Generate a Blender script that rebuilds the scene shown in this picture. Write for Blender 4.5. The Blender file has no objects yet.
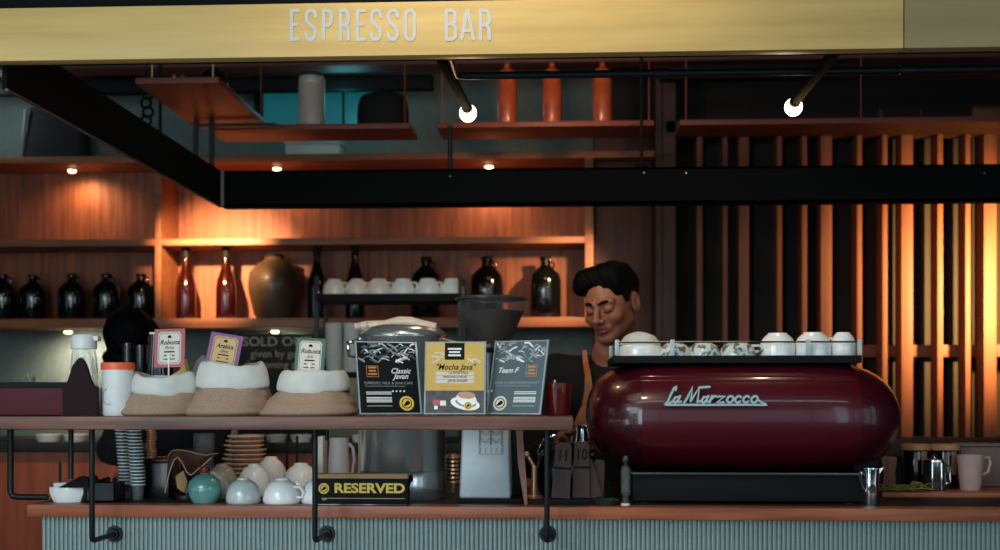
import bpy, bmesh, math, random
import numpy as np
PI = math.pi
from mathutils import Vector, Matrix, Euler

# ------------------------------------------------------------------ camera, world, lights, exposure
SC = bpy.context.scene
COL = SC.collection
F = 1230.0                       # focal length in pixels of the 1000 px wide frame
TH = math.atan(63.0 / F)         # the camera is turned a little to the left of the bar's normal
ZC = 1.30                        # eye height
CT, ST = math.cos(TH), math.sin(TH)

def at(px, py, Y):
    """world point on the depth plane Y seen at a pixel of the photograph"""
    u = (px - 500.0) / F
    dx, dy = CT * u - ST, ST * u + CT
    t = Y / dy
    return Vector((t * dx, Y, ZC + (395.0 - py) * t / F))
def X(px, Y): return at(px, 395, Y).x
def Z(py, px, Y): return at(px, py, Y).z
def S(px, Y): return (Y / (ST * (px - 500.0) / F + CT)) / F     # metres per pixel there

cam_d = bpy.data.cameras.new('camera'); cam = bpy.data.objects.new('camera', cam_d); COL.objects.link(cam)
cam.location = (0, 0, ZC); cam.rotation_euler = (math.pi / 2, 0, TH)
cam_d.sensor_width = 36; cam_d.lens = F * 36 / 1000; cam_d.shift_y = 0.12
cam_d.clip_start = 0.05; cam_d.clip_end = 100
cam_d.dof.use_dof = True; cam_d.dof.focus_distance = 2.80; cam_d.dof.aperture_fstop = 3.4
SC.camera = cam
SC.view_settings.view_transform = 'Standard'; SC.view_settings.look = 'None'
SC.view_settings.exposure = 0.0; SC.view_settings.gamma = 1.0
SC.view_settings.use_curve_mapping = False

w = bpy.data.worlds.new('world'); SC.world = w; w.use_nodes = True
w.node_tree.nodes['Background'].inputs[0].default_value = (0.42, 0.55, 0.62, 1)
w.node_tree.nodes['Background'].inputs[1].default_value = 1.7

def light(name, kind, loc, energy, color, target=None, size=0.05, size_y=None, spot=None, blend=0.6):
    d = bpy.data.lights.new(name, kind); d.energy = energy; d.color = color
    if kind == 'AREA':
        d.size = size
        if size_y: d.shape = 'RECTANGLE'; d.size_y = size_y
    else:
        d.shadow_soft_size = size
    if kind == 'SPOT': d.spot_size = math.radians(spot); d.spot_blend = blend
    o = bpy.data.objects.new(name, d); COL.objects.link(o); o.location = loc
    if target is not None:
        o.rotation_euler = (Vector(target) - Vector(loc)).to_track_quat('-Z', 'Y').to_euler()
    return o

COOL = (0.80, 0.93, 1.0); WARM = (1.0, 0.50, 0.20); WARM2 = (1.0, 0.58, 0.27)
# cool area fills added out of view, in place of window light
light('front_fill', 'AREA', (-1.5, 0.6, 2.1), 21, COOL, (-0.1, 2.8, 1.15), 1.5, 0.8)
light('streak_fill', 'AREA', (-1.25, 1.05, 1.35), 9, COOL, (-0.1, 2.9, 1.2), 0.35, 1.5)  # tall narrow fills added for bright streaks in the steel drum
light('streak_fill', 'AREA', (-0.75, 0.2, 1.35), 7, COOL, (-0.1, 2.9, 1.2), 0.14, 1.6)
light('streak_fill', 'AREA', (1.45, 0.9, 1.5), 3, COOL, (0.3, 2.9, 1.2), 0.25, 1.3)
light('overhead_fill', 'AREA', (0.5, 1.3, 2.6), 5, COOL, (0.5, 2.95, 1.2), 2.2, 0.05)  # long thin fill added overhead, no fixture behind it
# small warm ceiling spot washing the fascia
light('fascia_spot', 'SPOT', (-0.22, 1.75, 2.75), 46, (1.0, 0.84, 0.60), (-0.14, 2.55, 2.08), 0.08, spot=70, blend=1.0)
# display spots fixed behind the steel beam, aimed at the shelving
light('shelf_spot', 'SPOT', at(166, 178, 4.55), 250, WARM2, at(222, 268, 5.37), 0.02, spot=50, blend=0.9)
light('shelf_spot', 'SPOT', at(640, 200, 4.6), 75, WARM2, at(556, 285, 5.25), 0.02, spot=42, blend=1.0)
# puck lights under the shelf boards
for px, py, e in ((72, 168, 9.0), (277, 166, 6.0), (489, 163, 10.0)):
    p = at(px, py, 5.26); light('puck_light', 'SPOT', (p.x, 5.335, 2.272), e * .7, WARM2, (p.x, 5.43, 1.85), 0.012, spot=165, blend=1.0)
for px, py, e in ((68, 329, 11.0), (275, 329, 9.0)):
    p = at(px, py, 5.26); light('puck_light', 'SPOT', (p.x, 5.335, 1.562), e * 1.1, (1, 0.84, 0.64), (p.x, 5.47, 1.34), 0.012, spot=150, blend=1.0)
# lamp to the right that grazes the timber fins
light('fin_lamp', 'SPOT', at(1085, 280, 4.60), 330, (1.0, 0.52, 0.17), at(975, 285, 5.2), 0.04, spot=100, blend=1.0)
light('teal_fill', 'POINT', at(345, 98, 5.20), 1.0, (0.2, 0.9, 1.0), None, 0.08)  # added cyan point that spreads the teal glow around the canister
light('counter_fill', 'SPOT', (X(60, 4.0), 4.0, 2.5), 75, WARM2, (X(55, 4.62), 4.62, 1.0), 0.05, spot=34, blend=1.0)  # added warm spot, no fixture behind it, that brightens the back counter front
light('upper_wall_fill', 'POINT', at(-25, 95, 5.15), 2.2, (.75, .95, 1.0), None, .05)  # added cool point that lifts the ribbed wall at upper left
light('kitchen_lamp', 'AREA', (0.35, 4.0, 2.55), 1.0, (1.0, 0.66, 0.42), (0.2, 3.9, 1.0), 0.5)
light('face_fill', 'SPOT', (-.35, 3.1, 2.0), 8, (1.0, 0.66, 0.40), at(600, 315, 3.72), 0.05, spot=34, blend=1)  # added warm fill for the barista's face
light('upper_shelf_fill', 'SPOT', at(545, 60, 4.0), 9, (1, 0.5, 0.24), at(550, 110, 4.7), 0.03, spot=100, blend=1)  # added spot that brightens the middle hanging shelf and its bottles

# ------------------------------------------------------------------ materials
def hx(s):
    s = s.lstrip('#'); c = [int(s[i:i + 2], 16) / 255 for i in (0, 2, 4)]
    return tuple((v / 12.92 if v <= 0.04045 else ((v + 0.055) / 1.055) ** 2.4) for v in c) + (1,)

MATS = {}
def mat(name, color, rough=0.5, metal=0.0, coat=0.0, trans=0.0, ior=1.45, emit=None, estr=0.0, var=0.0, vscale=40.0,
        bump=0.0, bscale=200.0, stretch=(1, 1, 1), sheen=0.0, spec=None, color2=None, alpha=1.0, sss=0.0, thr=(0.3, 0.7)):
    if name in MATS: return MATS[name]
    m = bpy.data.materials.new(name); m.use_nodes = True
    nt = m.node_tree; b = nt.nodes['Principled BSDF']
    c = hx(color) if isinstance(color, str) else tuple(color) + (1,)
    b.inputs['Base Color'].default_value = c
    b.inputs['Roughness'].default_value = rough; b.inputs['Metallic'].default_value = metal
    b.inputs['Coat Weight'].default_value = coat; b.inputs['Coat Roughness'].default_value = 0.08
    b.inputs['Transmission Weight'].default_value = trans; b.inputs['IOR'].default_value = ior
    b.inputs['Sheen Weight'].default_value = sheen; b.inputs['Alpha'].default_value = alpha
    if spec is not None: b.inputs['Specular IOR Level'].default_value = spec
    if sss: b.inputs['Subsurface Weight'].default_value = sss; b.inputs['Subsurface Radius'].default_value = (0.01, 0.004, 0.002)
    if emit:
        b.inputs['Emission Color'].default_value = hx(emit); b.inputs['Emission Strength'].default_value = estr
    tc = nt.nodes.new('ShaderNodeTexCoord'); mp = nt.nodes.new('ShaderNodeMapping')
    mp.inputs['Scale'].default_value = stretch; nt.links.new(tc.outputs['Object'], mp.inputs['Vector'])
    # every surface gets a little procedural variation
    nz = nt.nodes.new('ShaderNodeTexNoise'); nz.inputs['Scale'].default_value = vscale; nz.inputs['Detail'].default_value = 5
    nt.links.new(mp.outputs[0], nz.inputs['Vector'])
    cr = nt.nodes.new('ShaderNodeValToRGB'); cr.color_ramp.elements[0].position = thr[0]; cr.color_ramp.elements[1].position = thr[1]
    if color2 is not None: c2 = hx(color2) if isinstance(color2, str) else tuple(color2) + (1,)
    else:
        v = max(var, 0.04); c2 = tuple(min(1, x * (1 + v)) for x in c[:3]) + (1,); c = tuple(x * (1 - v) for x in c[:3]) + (1,)
    cr.color_ramp.elements[0].color = c; cr.color_ramp.elements[1].color = c2
    nt.links.new(nz.outputs['Fac'], cr.inputs['Fac']); nt.links.new(cr.outputs['Color'], b.inputs['Base Color'])
    if bump:
        n2 = nt.nodes.new('ShaderNodeTexNoise'); n2.inputs['Scale'].default_value = bscale; n2.inputs['Detail'].default_value = 3
        nt.links.new(mp.outputs[0], n2.inputs['Vector'])
        bp = nt.nodes.new('ShaderNodeBump'); bp.inputs['Strength'].default_value = bump; bp.inputs['Distance'].default_value = 0.002
        nt.links.new(n2.outputs['Fac'], bp.inputs['Height']); nt.links.new(bp.outputs['Normal'], b.inputs['Normal'])
    MATS[name] = m; return m

def wood(name, c1, c2, rough=0.5, axis=0, scale=9.0, coat=0.0, k=14.0, bump=0.15):
    st = [k, k, k]; st[axis] = 1.0
    return mat(name, c1, rough, color2=c2, vscale=scale * 0.35, stretch=tuple(st), bump=bump, bscale=scale, coat=coat, thr=(0.32, 0.68))

M_FASCIA = wood('fascia_wood', '#ad8e50', '#c2a262', 0.55, 0, 6, bump=0.1)
M_FASCIA2 = wood('fascia_wood_aged', '#7e6d48', '#8a784f', 0.6, 0, 6, bump=0.1)
M_SHELFW = wood('dark_shelf_wood', '#4a2f28', '#7a5142', 0.5, 0, 14)
M_EDGE = wood('counter_edge_wood', '#7c3c22', '#a85c3a', 0.42, 0, 12)
M_CAB = wood('cabinet_wood', '#683725', '#945535', 0.55, 2, 12)
M_CABH = wood('cabinet_board_wood', '#7d4a2e', '#9c613d', 0.5, 0, 9)
M_RED = wood('red_shelf_wood', '#642a1d', '#7a3625', 0.5, 0, 7)
M_FIN = wood('fin_wood', '#5d3526', '#6f4430', 0.6, 2, 8)
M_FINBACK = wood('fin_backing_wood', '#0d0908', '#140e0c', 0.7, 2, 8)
M_STEELB = mat('black_steel', '#090c0d', 0.9, 0.0, bump=0.05, spec=.15)
M_IRON = mat('black_iron', '#0f1415', 0.5, 0.2, bump=0.1)
M_BLACK = mat('matt_black', '#070809', 0.7, var=0.2, spec=.25)
M_GBLACK = mat('gloss_black', '#060708', 0.22, var=0.2)
M_CORR = mat('corrugated_metal', '#82918e', 0.45, 0.35, var=0.12, vscale=300, bump=0.1)
M_CORRD = mat('corrugated_wall_metal', '#717c76', 0.6, 0.1, var=0.1, vscale=30)
M_STONE = mat('dark_worktop', '#0d0f10', 0.6, color2='#15181a', vscale=60)
M_CHROME = mat('chrome', '#d8dcdd', 0.10, 1.0)
M_STEEL = mat('brushed_steel', '#b4babb', 0.24, 1.0, bump=0.05, stretch=(1, 1, 0.05))
M_SILV = mat('silver_paint', '#aab6ba', 0.38, 0.35)
M_PORC = mat('white_porcelain', '#ebedea', 0.16, coat=0.5)
M_PORCG = mat('pale_celadon_porcelain', '#b9c6c2', 0.16, coat=0.6)
M_PORCW = mat('cream_porcelain', '#e6dccd', 0.2, coat=0.4)
M_PRINT = mat('botanical_print', '#cfd2ca', 0.25, coat=0.4, color2='#56706a', vscale=55, thr=(0.52, 0.58))
M_TEAL = mat('teal_glaze', '#4f8480', 0.14, coat=0.6, color2='#6da09b', vscale=20)
M_REDCAP = mat('red_cap', '#6d1519', 0.4)
M_MRED = mat('burgundy_enamel', '#480a18', 0.34, coat=0.35, spec=.35)
M_MREDC = mat('burgundy_end_enamel', '#3d0a16', 0.22, coat=0.6, bump=0.7, bscale=190, spec=.4)
M_BURLAP = mat('burlap', '#856c5a', 0.95, color2='#a38871', vscale=420, bump=0.6, bscale=500)
M_LINER = mat('white_cotton', '#b9bab4', 0.85, color2='#c8c6be', vscale=25, bump=0.5, bscale=60)
M_BEAN = mat('coffee_bean', '#2a1710', 0.4, color2='#3b2216', vscale=90)
M_GLASS = mat('clear_glass', '#a9b1b1', 0.05, alpha=.07)
M_ACRYL = mat('clear_acrylic', '#6f7674', 0.10, alpha=.06)
M_AMBER = mat('amber_glass', '#260605', 0.12, trans=0.25, coat=0.5)
M_DGLASS = mat('black_glass', '#0a0c0d', 0.12, coat=0.6)
M_WHITEP = mat('white_plastic', '#cfd0cc', 0.4)
M_PINKP = mat('milky_pink_plastic', '#c9aaa0', 0.4, trans=0.25)
M_GREYP = mat('milky_grey_plastic', '#c6c0c8', 0.4, trans=0.15)
M_ORANGE = mat('orange_plastic', '#dd5a32', 0.4)
M_CLAY = mat('copper_glaze', '#8c3d24', 0.35, color2='#b15a36', vscale=20, coat=0.3)
M_POT = mat('brown_stoneware', '#2e2117', 0.5, color2='#4c3a28', vscale=9, coat=0.2)
M_BAGM = mat('maroon_paint', '#4a1c25', 0.65, spec=.2)
M_DBROWN = mat('dark_brown_board', '#1f0f11', 0.75, spec=.2)
M_LEATH = mat('brown_leather', '#382019', 0.5, color2='#553426', vscale=22, bump=0.3)
M_TAN = mat('tan_leather', '#9a5526', 0.5, color2='#b56a34', vscale=30)
M_CORD = mat('pale_cord', '#b59c85', 0.8)
M_SKIN = mat('skin', '#7f4e39', 0.48, color2='#8f5b45', vscale=12, sss=0.06)
M_LIP = mat('lips', '#6e3229', 0.45)
M_HAIR = mat('black_hair', '#060607', 0.62, bump=0.5, spec=.06, bscale=160, stretch=(1, 0.3, 0.3))
M_SHIRT = mat('black_cotton', '#050606', 0.85, var=0.2, vscale=30, bump=0.3, bscale=300)
M_PAPER = mat('cream_paper', '#c9c0b2', 0.7)
M_TANP = mat('tan_paper', '#b99a6b', 0.7)
M_GOLD = mat('gold_print', '#d8b648', 0.5)
M_YEL = mat('yellow_print', '#bf9f50', 0.6)
M_INK = mat('black_ink', '#0b0d0e', 0.7, spec=.2)
M_SLATE = mat('slate_print', '#41525a', 0.5)
M_WINK = mat('white_ink', '#d5d7d5', 0.6)
M_GINK = mat('grey_ink', '#868c8d', 0.6)
M_PINKB = mat('pink_card', '#a4565a', 0.6)
M_PURP = mat('purple_card', '#7c4c78', 0.6)
M_GREENB = mat('green_card', '#3e6150', 0.6)
M_ORINK = mat('orange_ink', '#b97a45', 0.6)
M_ROSE = mat('rose_ink', '#b5506a', 0.6)
M_BULB = mat('bulb_glow', '#ffffff', 0.3, emit='#fff0c8', estr=7.0)
M_PUCK = mat('puck_glow', '#ffffff', 0.3, emit='#ffd9a0', estr=9.0)
M_TEALGLOW = mat('teal_glow', '#12494e', 0.3, emit='#1f7c84', estr=0.30, color2='#1a5a60', vscale=4)  # dim emission puts the teal glow into the panel's own material
M_BRASS = mat('brass', '#c79b70', 0.3, 0.7)
M_LEAF = mat('dry_green_leaf', '#6e7434', 0.6, color2='#97934a', vscale=60)
M_TAG = wood('paddle_wood', '#2c1b19', '#402925', 0.6, 2, 14)
M_LETTER = mat('pale_lettering', '#a9a9a6', 0.5)
M_BADGE = mat('badge_metal', '#a9b8bb', 0.35, 0.2)
M_BADGEB = mat('badge_backing', '#2c3a3e', 0.3, 0.3)
M_REDGL = mat('red_glass', '#5a120e', 0.06, alpha=.5)
M_FLOOR = mat('concrete_floor', '#3a3a38', 0.6, color2='#4a4946', vscale=3, bump=0.2)
M_WALLP = mat('dark_wall_paint', '#2a2e2f', 0.85, var=0.1, vscale=4)
M_CEIL = mat('dark_ceiling', '#141718', 0.9, var=0.1, vscale=3)
M_CHALK = mat('chalk', '#c2b7a4', 0.9, color2='#8a8070', vscale=150)
M_CLOTH = mat('cream_towel', '#b9a794', 0.9, color2='#cdbdab', vscale=40, bump=0.5, bscale=120)
M_YBOX = mat('pale_yellow_card', '#cdb466', 0.7)
M_GREYBX = mat('taupe_plastic', '#6b5550', 0.5)

# ------------------------------------------------------------------ mesh helpers
class MB:
    def __init__(s): s.v = []; s.f = []; s.mi = []; s.sm = []; s.mats = []; s.M = Matrix.Identity(4)
    def slot(s, m):
        if m is None: return 0
        if m not in s.mats: s.mats.append(m)
        return s.mats.index(m)
    def add(s, vs, fs, m=None, smooth=True):
        o = len(s.v); k = s.slot(m)
        s.v += [tuple(s.M @ Vector(v)) for v in vs]
        for f in fs: s.f.append(tuple(i + o for i in f)); s.mi.append(k); s.sm.append(smooth)
        return s
    def box(s, lo, hi, bev=0.0, m=None):
        lo = Vector(lo); hi = Vector(hi); c = (lo + hi) / 2; d = hi - lo
        bm = bmesh.new(); bmesh.ops.create_cube(bm, size=1)
        for v in bm.verts: v.co = Vector((v.co.x * d.x, v.co.y * d.y, v.co.z * d.z)) + c
        if bev: bmesh.ops.bevel(bm, geom=bm.edges[:], offset=bev, segments=2, affect='EDGES', profile=0.6)
        bm.verts.index_update()
        s.add([v.co.copy() for v in bm.verts], [[v.index for v in f.verts] for f in bm.faces], m); bm.free(); return s
    def lathe(s, prof, n=28, c=(0, 0, 0), m=None, a0=0.0):
        cx, cy, cz = c; vs = []; fs = []; rows = []
        for r, z in prof:
            if r < 1e-6: rows.append([len(vs)]); vs.append((cx, cy, cz + z))
            else:
                rows.append(list(range(len(vs), len(vs) + n)))
                vs += [(cx + r * math.cos(a0 + 2 * math.pi * i / n), cy + r * math.sin(a0 + 2 * math.pi * i / n), cz + z) for i in range(n)]
        for a, b in zip(rows, rows[1:]):
            if len(a) == 1 and len(b) == 1: continue
            for i in range(n):
                j = (i + 1) % n
                if len(a) == 1: fs.append((a[0], b[j], b[i]))
                elif len(b) == 1: fs.append((a[i], a[j], b[0]))
                else: fs.append((a[i], a[j], b[j], b[i]))
        return s.add(vs, fs, m)
    def tube(s, pts, r, n=8, m=None, closed=False, flat=1.0):
        pts = [Vector(p) for p in pts]; N = len(pts)
        rs = r if isinstance(r, (list, tuple)) else [r] * N
        vs = []; fs = []; up = None
        for i, p in enumerate(pts):
            if closed: t = (pts[(i + 1) % N] - pts[i - 1]).normalized()
            else: t = (pts[min(i + 1, N - 1)] - pts[max(i - 1, 0)]).normalized()
            if up is None: up = Vector((0, 0, 1)) if abs(t.z) < 0.9 else Vector((0, 1, 0))
            a = (up - t * up.dot(t)).normalized(); b = t.cross(a); up = a
            for k in range(n):
                an = 2 * math.pi * k / n
                vs.append(p + a * math.cos(an) * rs[i] + b * math.sin(an) * rs[i] * flat)
        for i in range(N if closed else N - 1):
            j = (i + 1) % N
            for k in range(n):
                l = (k + 1) % n; fs.append((i * n + k, i * n + l, j * n + l, j * n + k))
        if not closed: fs.append(tuple(range(n))[::-1]); fs.append(tuple((N - 1) * n + k for k in range(n)))
        return s.add(vs, fs, m)
    def ball(s, c, r, n=16, m=None):
        if not isinstance(r, (list, tuple)): r = (r, r, r)
        k = n // 2; vs = []; fs = []
        prof = [(math.sin(math.pi * i / k), -math.cos(math.pi * i / k)) for i in range(k + 1)]
        t = MB(); t.lathe([(max(a, 0) if 0 < i < k else 0, b) for i, (a, b) in enumerate(prof)], n)
        return s.add([(c[0] + x * r[0], c[1] + y * r[1], c[2] + z * r[2]) for x, y, z in t.v], t.f, m)
    def prism(s, poly, d0, d1, m=None, axis='y'):
        """extrude a polygon (list of 2-D points); axis y: points are (x, z)"""
        n = len(poly)
        f3 = {'y': lambda p, d: (p[0], d, p[1]), 'z': lambda p, d: (p[0], p[1], d), 'x': lambda p, d: (d, p[0], p[1])}[axis]
        vs = [f3(p, d0) for p in poly] + [f3(p, d1) for p in poly]
        fs = [tuple(range(n))[::-1], tuple(range(n, 2 * n))] + [(i, (i + 1) % n, (i + 1) % n + n, i + n) for i in range(n)]
        return s.add(vs, fs, m)
    def grid(s, fn, nu, nv, m=None, cu=False, cv=False):
        vs = [fn(i / nu, j / nv) for i in range(nu + (0 if cu else 1)) for j in range(nv + (0 if cv else 1))]
        R = nv + (0 if cv else 1); Q = nu + (0 if cu else 1); fs = []
        for i in range(nu):
            for j in range(nv):
                a, b = i, (i + 1) % Q; c, d = j, (j + 1) % R
                fs.append((a * R + c, b * R + c, b * R + d, a * R + d))
        return s.add(vs, fs, m)
    def stroke(s, pts, w, d0, d1, m=None):
        """ribbon lettering stroke in the x-z plane, one closed outline with round ends"""
        P = [Vector((p[0], p[1])) for p in pts]; n = len(P); L = []; R = []
        closed = (P[0] - P[-1]).length < 1e-6
        for i in range(n):
            a = (P[i] - P[i - 1]).normalized() if i > 0 else ((P[0] - P[-2]).normalized() if closed else None)
            b = (P[i + 1] - P[i]).normalized() if i < n - 1 else ((P[1] - P[0]).normalized() if closed else None)
            if a is None: a = b
            if b is None: b = a
            na = Vector((-a.y, a.x)); nb = Vector((-b.y, b.x)); q = (na + nb)
            q = q.normalized() if q.length > 1e-6 else na
            q = q * min(1 / max(q.dot(na), .35), 1.6) * w / 2
            L.append(P[i] + q); R.append(P[i] - q)
        vs = []; fs = []
        for l, r_ in zip(L, R): vs += [(l.x, d0, l.y), (r_.x, d0, r_.y), (r_.x, d1, r_.y), (l.x, d1, l.y)]
        for i in range(n - 1):
            o = i * 4
            for k in range(4): fs.append((o + k, o + (k + 1) % 4, o + 4 + (k + 1) % 4, o + 4 + k))
        s.add(vs, fs, m, False)
        if not closed:
            for e, q, t in ((P[0], P[1], 0), (P[-1], P[-2], 1)):
                d = (e - q).normalized(); a0 = math.atan2(d.y, d.x) - PI / 2
                s.prism([(e.x + w / 2 * math.cos(a0 + PI * k / 6), e.y + w / 2 * math.sin(a0 + PI * k / 6)) for k in range(7)], d0 + .00006, d1, m)
        return s
    def text(s, body, size, m=None, c=(0, 0, 0), sx=1.0, off=0.0, ext=0.0003, shear=0.0):
        """lettering in the x-z plane, facing -y, centred on c"""
        cu = bpy.data.curves.new('t', 'FONT'); cu.body = body; cu.size = size; cu.extrude = ext; cu.offset = off
        cu.align_x = 'CENTER'; cu.align_y = 'CENTER'; cu.resolution_u = 4; cu.shear = shear
        o = bpy.data.objects.new('t', cu); COL.objects.link(o)
        bpy.context.view_layer.update()
        me = bpy.data.meshes.new_from_object(o.evaluated_get(bpy.context.evaluated_depsgraph_get()))
        vs = [(c[0] + v.co.x * sx, c[1] - v.co.z, c[2] + v.co.y) for v in me.vertices]
        fs = [tuple(p.vertices) for p in me.polygons]
        bpy.data.objects.remove(o); bpy.data.curves.remove(cu); bpy.data.meshes.remove(me)
        return s.add(vs, fs, m, False)
    def mesh(s, name, m=None, angle=38, wn=True):
        me = bpy.data.meshes.new(name); me.from_pydata(s.v, [], s.f); me.update()
        ms = s.mats if s.mats else [m]
        if s.mats and m is not None and m not in s.mats: ms = s.mats
        for x in ms: me.materials.append(x)
        me.polygons.foreach_set('material_index', s.mi); me.polygons.foreach_set('use_smooth', s.sm)
        bm = bmesh.new(); bm.from_mesh(me); bmesh.ops.recalc_face_normals(bm, faces=bm.faces); bm.to_mesh(me); bm.free()
        me.set_sharp_from_angle(angle=math.radians(angle)); me.update()
        return me

def obj(name, mb, m=None, parent=None, angle=38):
    me = mb if isinstance(mb, bpy.types.Mesh) else mb.mesh(name, m, angle)
    o = bpy.data.objects.new(name, me); COL.objects.link(o)
    if parent: o.parent = parent
    return o
def tag(o, label, cat, group=None, kind=None):
    o['label'] = label; o['category'] = cat
    if group: o['group'] = group
    if kind: o['kind'] = kind
    return o
def thing(name, label, cat, loc=(0, 0, 0), rz=0.0, group=None):
    o = bpy.data.objects.new(name, None); COL.objects.link(o); o.empty_display_size = 0.03
    o.location = loc; o.rotation_euler = (0, 0, rz)
    return tag(o, label, cat, group)
def struct(name, mb, m):
    o = obj(name, mb, m); o['kind'] = 'structure'; return o
def kids(o): return [c for c in bpy.data.objects if c.parent == o]
def dup(root, loc, label, rz=None, group=None, scale=None):
    r = root.copy(); COL.objects.link(r); r.location = loc; r['label'] = label
    if rz is not None: r.rotation_euler = (0, 0, rz)
    if group: r['group'] = group
    if scale: r.scale = scale if isinstance(scale, (tuple, list)) else (scale,) * 3
    def rec(src, dst):
        for ch in kids(src):
            c = ch.copy(); COL.objects.link(c); c.parent = dst; rec(ch, c)
    rec(root, r); return r

rnd = random.Random(7)

# ------------------------------------------------------------------ signed-distance bodies
def ell(c, r): c = np.array(c); r = np.array(r)
def sd_ell(P, c, r, R=None):
    q = P - np.array(c)
    if R is not None: q = q @ R
    r = np.array(r); k0 = np.linalg.norm(q / r, axis=1); k1 = np.linalg.norm(q / (r * r), axis=1)
    return k0 * (k0 - 1.0) / np.maximum(k1, 1e-9)
def sd_cap(P, a, b, ra, rb=None):
    if rb is None: rb = ra
    a = np.array(a, float); b = np.array(b, float); d = b - a
    h = np.clip(((P - a) @ d) / (d @ d), 0, 1)
    return np.linalg.norm(P - a - h[:, None] * d, axis=1) - (ra + (rb - ra) * h)
def smin(a, b, k):
    h = np.clip(0.5 + 0.5 * (b - a) / k, 0, 1); return b + (a - b) * h - k * h * (1 - h)
def smax(a, b, k): return -smin(-a, -b, k)

def nets(fn, lo, hi, h):
    """naive surface nets"""
    lo = np.array(lo, float); n = [int(math.ceil((hi[i] - lo[i]) / h)) + 1 for i in range(3)]
    ax = [lo[i] + h * np.arange(n[i]) for i in range(3)]
    G = np.stack(np.meshgrid(*ax, indexing='ij'), -1).reshape(-1, 3)
    V = np.concatenate([fn(G[i:i + 200000]) for i in range(0, len(G), 200000)]).reshape(n)
    nc = [k - 1 for k in n]; acc = np.zeros(nc + [3]); cnt = np.zeros(nc)
    offs = [(i, j, k) for i in (0, 1) for j in (0, 1) for k in (0, 1)]
    def sub(o): return V[o[0]:o[0] + nc[0], o[1]:o[1] + nc[1], o[2]:o[2] + nc[2]]
    for a in offs:
        for d in range(3):
            if a[d]: continue
            b = list(a); b[d] = 1; va = sub(a); vb = sub(b); msk = (va < 0) != (vb < 0)
            t = np.where(msk, va / np.where(msk, va - vb, 1), 0)
            for e in range(3): acc[..., e] += np.where(msk, a[e] + (t if e == d else 0), 0)
            cnt += msk
    act = cnt > 0; idx = -np.ones(nc, int); idx[act] = np.arange(act.sum())
    cells = np.argwhere(act); vs = lo + h * (cells + acc[act] / cnt[act][:, None])
    fs = []
    for d in range(3):
        e, g = (d + 1) % 3, (d + 2) % 3
        A = V; sl0 = [slice(None)] * 3; sl1 = [slice(None)] * 3; sl0[d] = slice(0, -1); sl1[d] = slice(1, None)
        m = (A[tuple(sl0)] < 0) != (A[tuple(sl1)] < 0)
        neg = A[tuple(sl0)] < 0
        for p in np.argwhere(m):
            if p[e] == 0 or p[g] == 0 or p[e] >= nc[e] or p[g] >= nc[g]: continue
            q = []
            for (x, y) in ((-1, -1), (0, -1), (0, 0), (-1, 0)):
                c = list(p); c[e] += x; c[g] += y; q.append(int(idx[tuple(c)]))
            if min(q) < 0: continue
            fs.append(tuple(q) if neg[tuple(p)] else tuple(q[::-1]))
    mb = MB(); mb.add([tuple(v) for v in vs], fs); return mb

# ------------------------------------------------------------------ the room
RX0, RX1, RY0, RY1, RH = -3.9, 3.6, -2.6, 5.52, 3.05
mb = MB(); mb.box((RX0, RY0, -0.1), (RX1, RY1 + .1, 0)); struct('floor', mb, M_FLOOR)
mb = MB(); mb.box((RX0 - .1, RY0 - .1, RH), (RX1 + .1, RY1 + .2, RH + .1)); struct('ceiling', mb, M_CEIL)
for nm, xa0, xa1, yg in (('wall_left', RX0 - .1, RX0, 1.9), ('wall_right', RX1, RX1 + .1, 1.0)):
    # unseen customer side of each wall, opened between posts for streaks in the steel
    mb = MB(); mb.box((xa0, yg, 0), (xa1, RY1 + .1, RH)); mb.box((xa0, RY0, 0), (xa1, yg, .45)); mb.box((xa0, RY0, 2.75), (xa1, yg, RH))
    for k_ in range(4): yy_ = RY0 + (yg - RY0) * k_ / 4; mb.box((xa0, yy_, .45), (xa1, yy_ + .12, 2.75))
    struct(nm, mb, M_WALLP)
# assumed shop front, unseen behind the camera, open glazing to daylight
mb = MB(); mb.box((RX0, RY0 - .1, 0), (RX1, RY0, .5)); mb.box((RX0, RY0 - .1, 2.75), (RX1, RY0, RH))
for x in (RX0, -2.2, -0.2, 1.8, RX1 - .1): mb.box((x, RY0 - .1, .5), (x + .1, RY0, 2.75))
struct('wall_front', mb, M_WALLP)

def corrugated(x0, x1, z0, z1, y, pitch, amp, yback):
    n = int(round((x1 - x0) / pitch)); mb = MB(); pts = []
    for i in range(n):
        a = x0 + (x1 - x0) * i / n; p = (x1 - x0) / n
        for k, d in ((0, 0), (.12, -.8), (.3, -1), (.55, -1), (.75, -.8), (.88, 0)): pts.append((a + p * k, y + amp * d))
    pts.append((x1, y)); N = len(pts)
    vs = [(p[0], p[1], z0) for p in pts] + [(p[0], p[1], z1) for p in pts]
    mb.add(vs, [(i, i + 1, N + i + 1, N + i) for i in range(N - 1)])
    mb.box((x0, y, z0), (x1, yback, z1)); return mb
XFIN = X(598, 5.2)
struct('wall_back', corrugated(RX0, XFIN, 0, RH, 5.50, 0.0125, 0.004, 5.6), M_CORRD)
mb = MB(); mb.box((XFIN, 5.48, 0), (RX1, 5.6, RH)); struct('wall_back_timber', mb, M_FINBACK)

# added self-lit teal panels standing in for the glow behind the hanging shelf
xa, xb = X(262, 5.46), X(384, 5.46); za, zb = Z(127, 320, 5.46), Z(86, 320, 5.46)
mb = MB(); mb.box((xa - .04, 5.47, za - .04), (xb + .04, 5.494, zb + .04)); wn = struct('teal_glow_backing', mb, M_BLACK)
mb = MB()
for i in range(3): mb.box((xa + (xb - xa) * i / 3 + .006, 5.462, za), (xa + (xb - xa) * (i + 1) / 3 - .006, 5.469, zb))
obj('teal_glow_panel', mb, M_TEALGLOW, wn)

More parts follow.
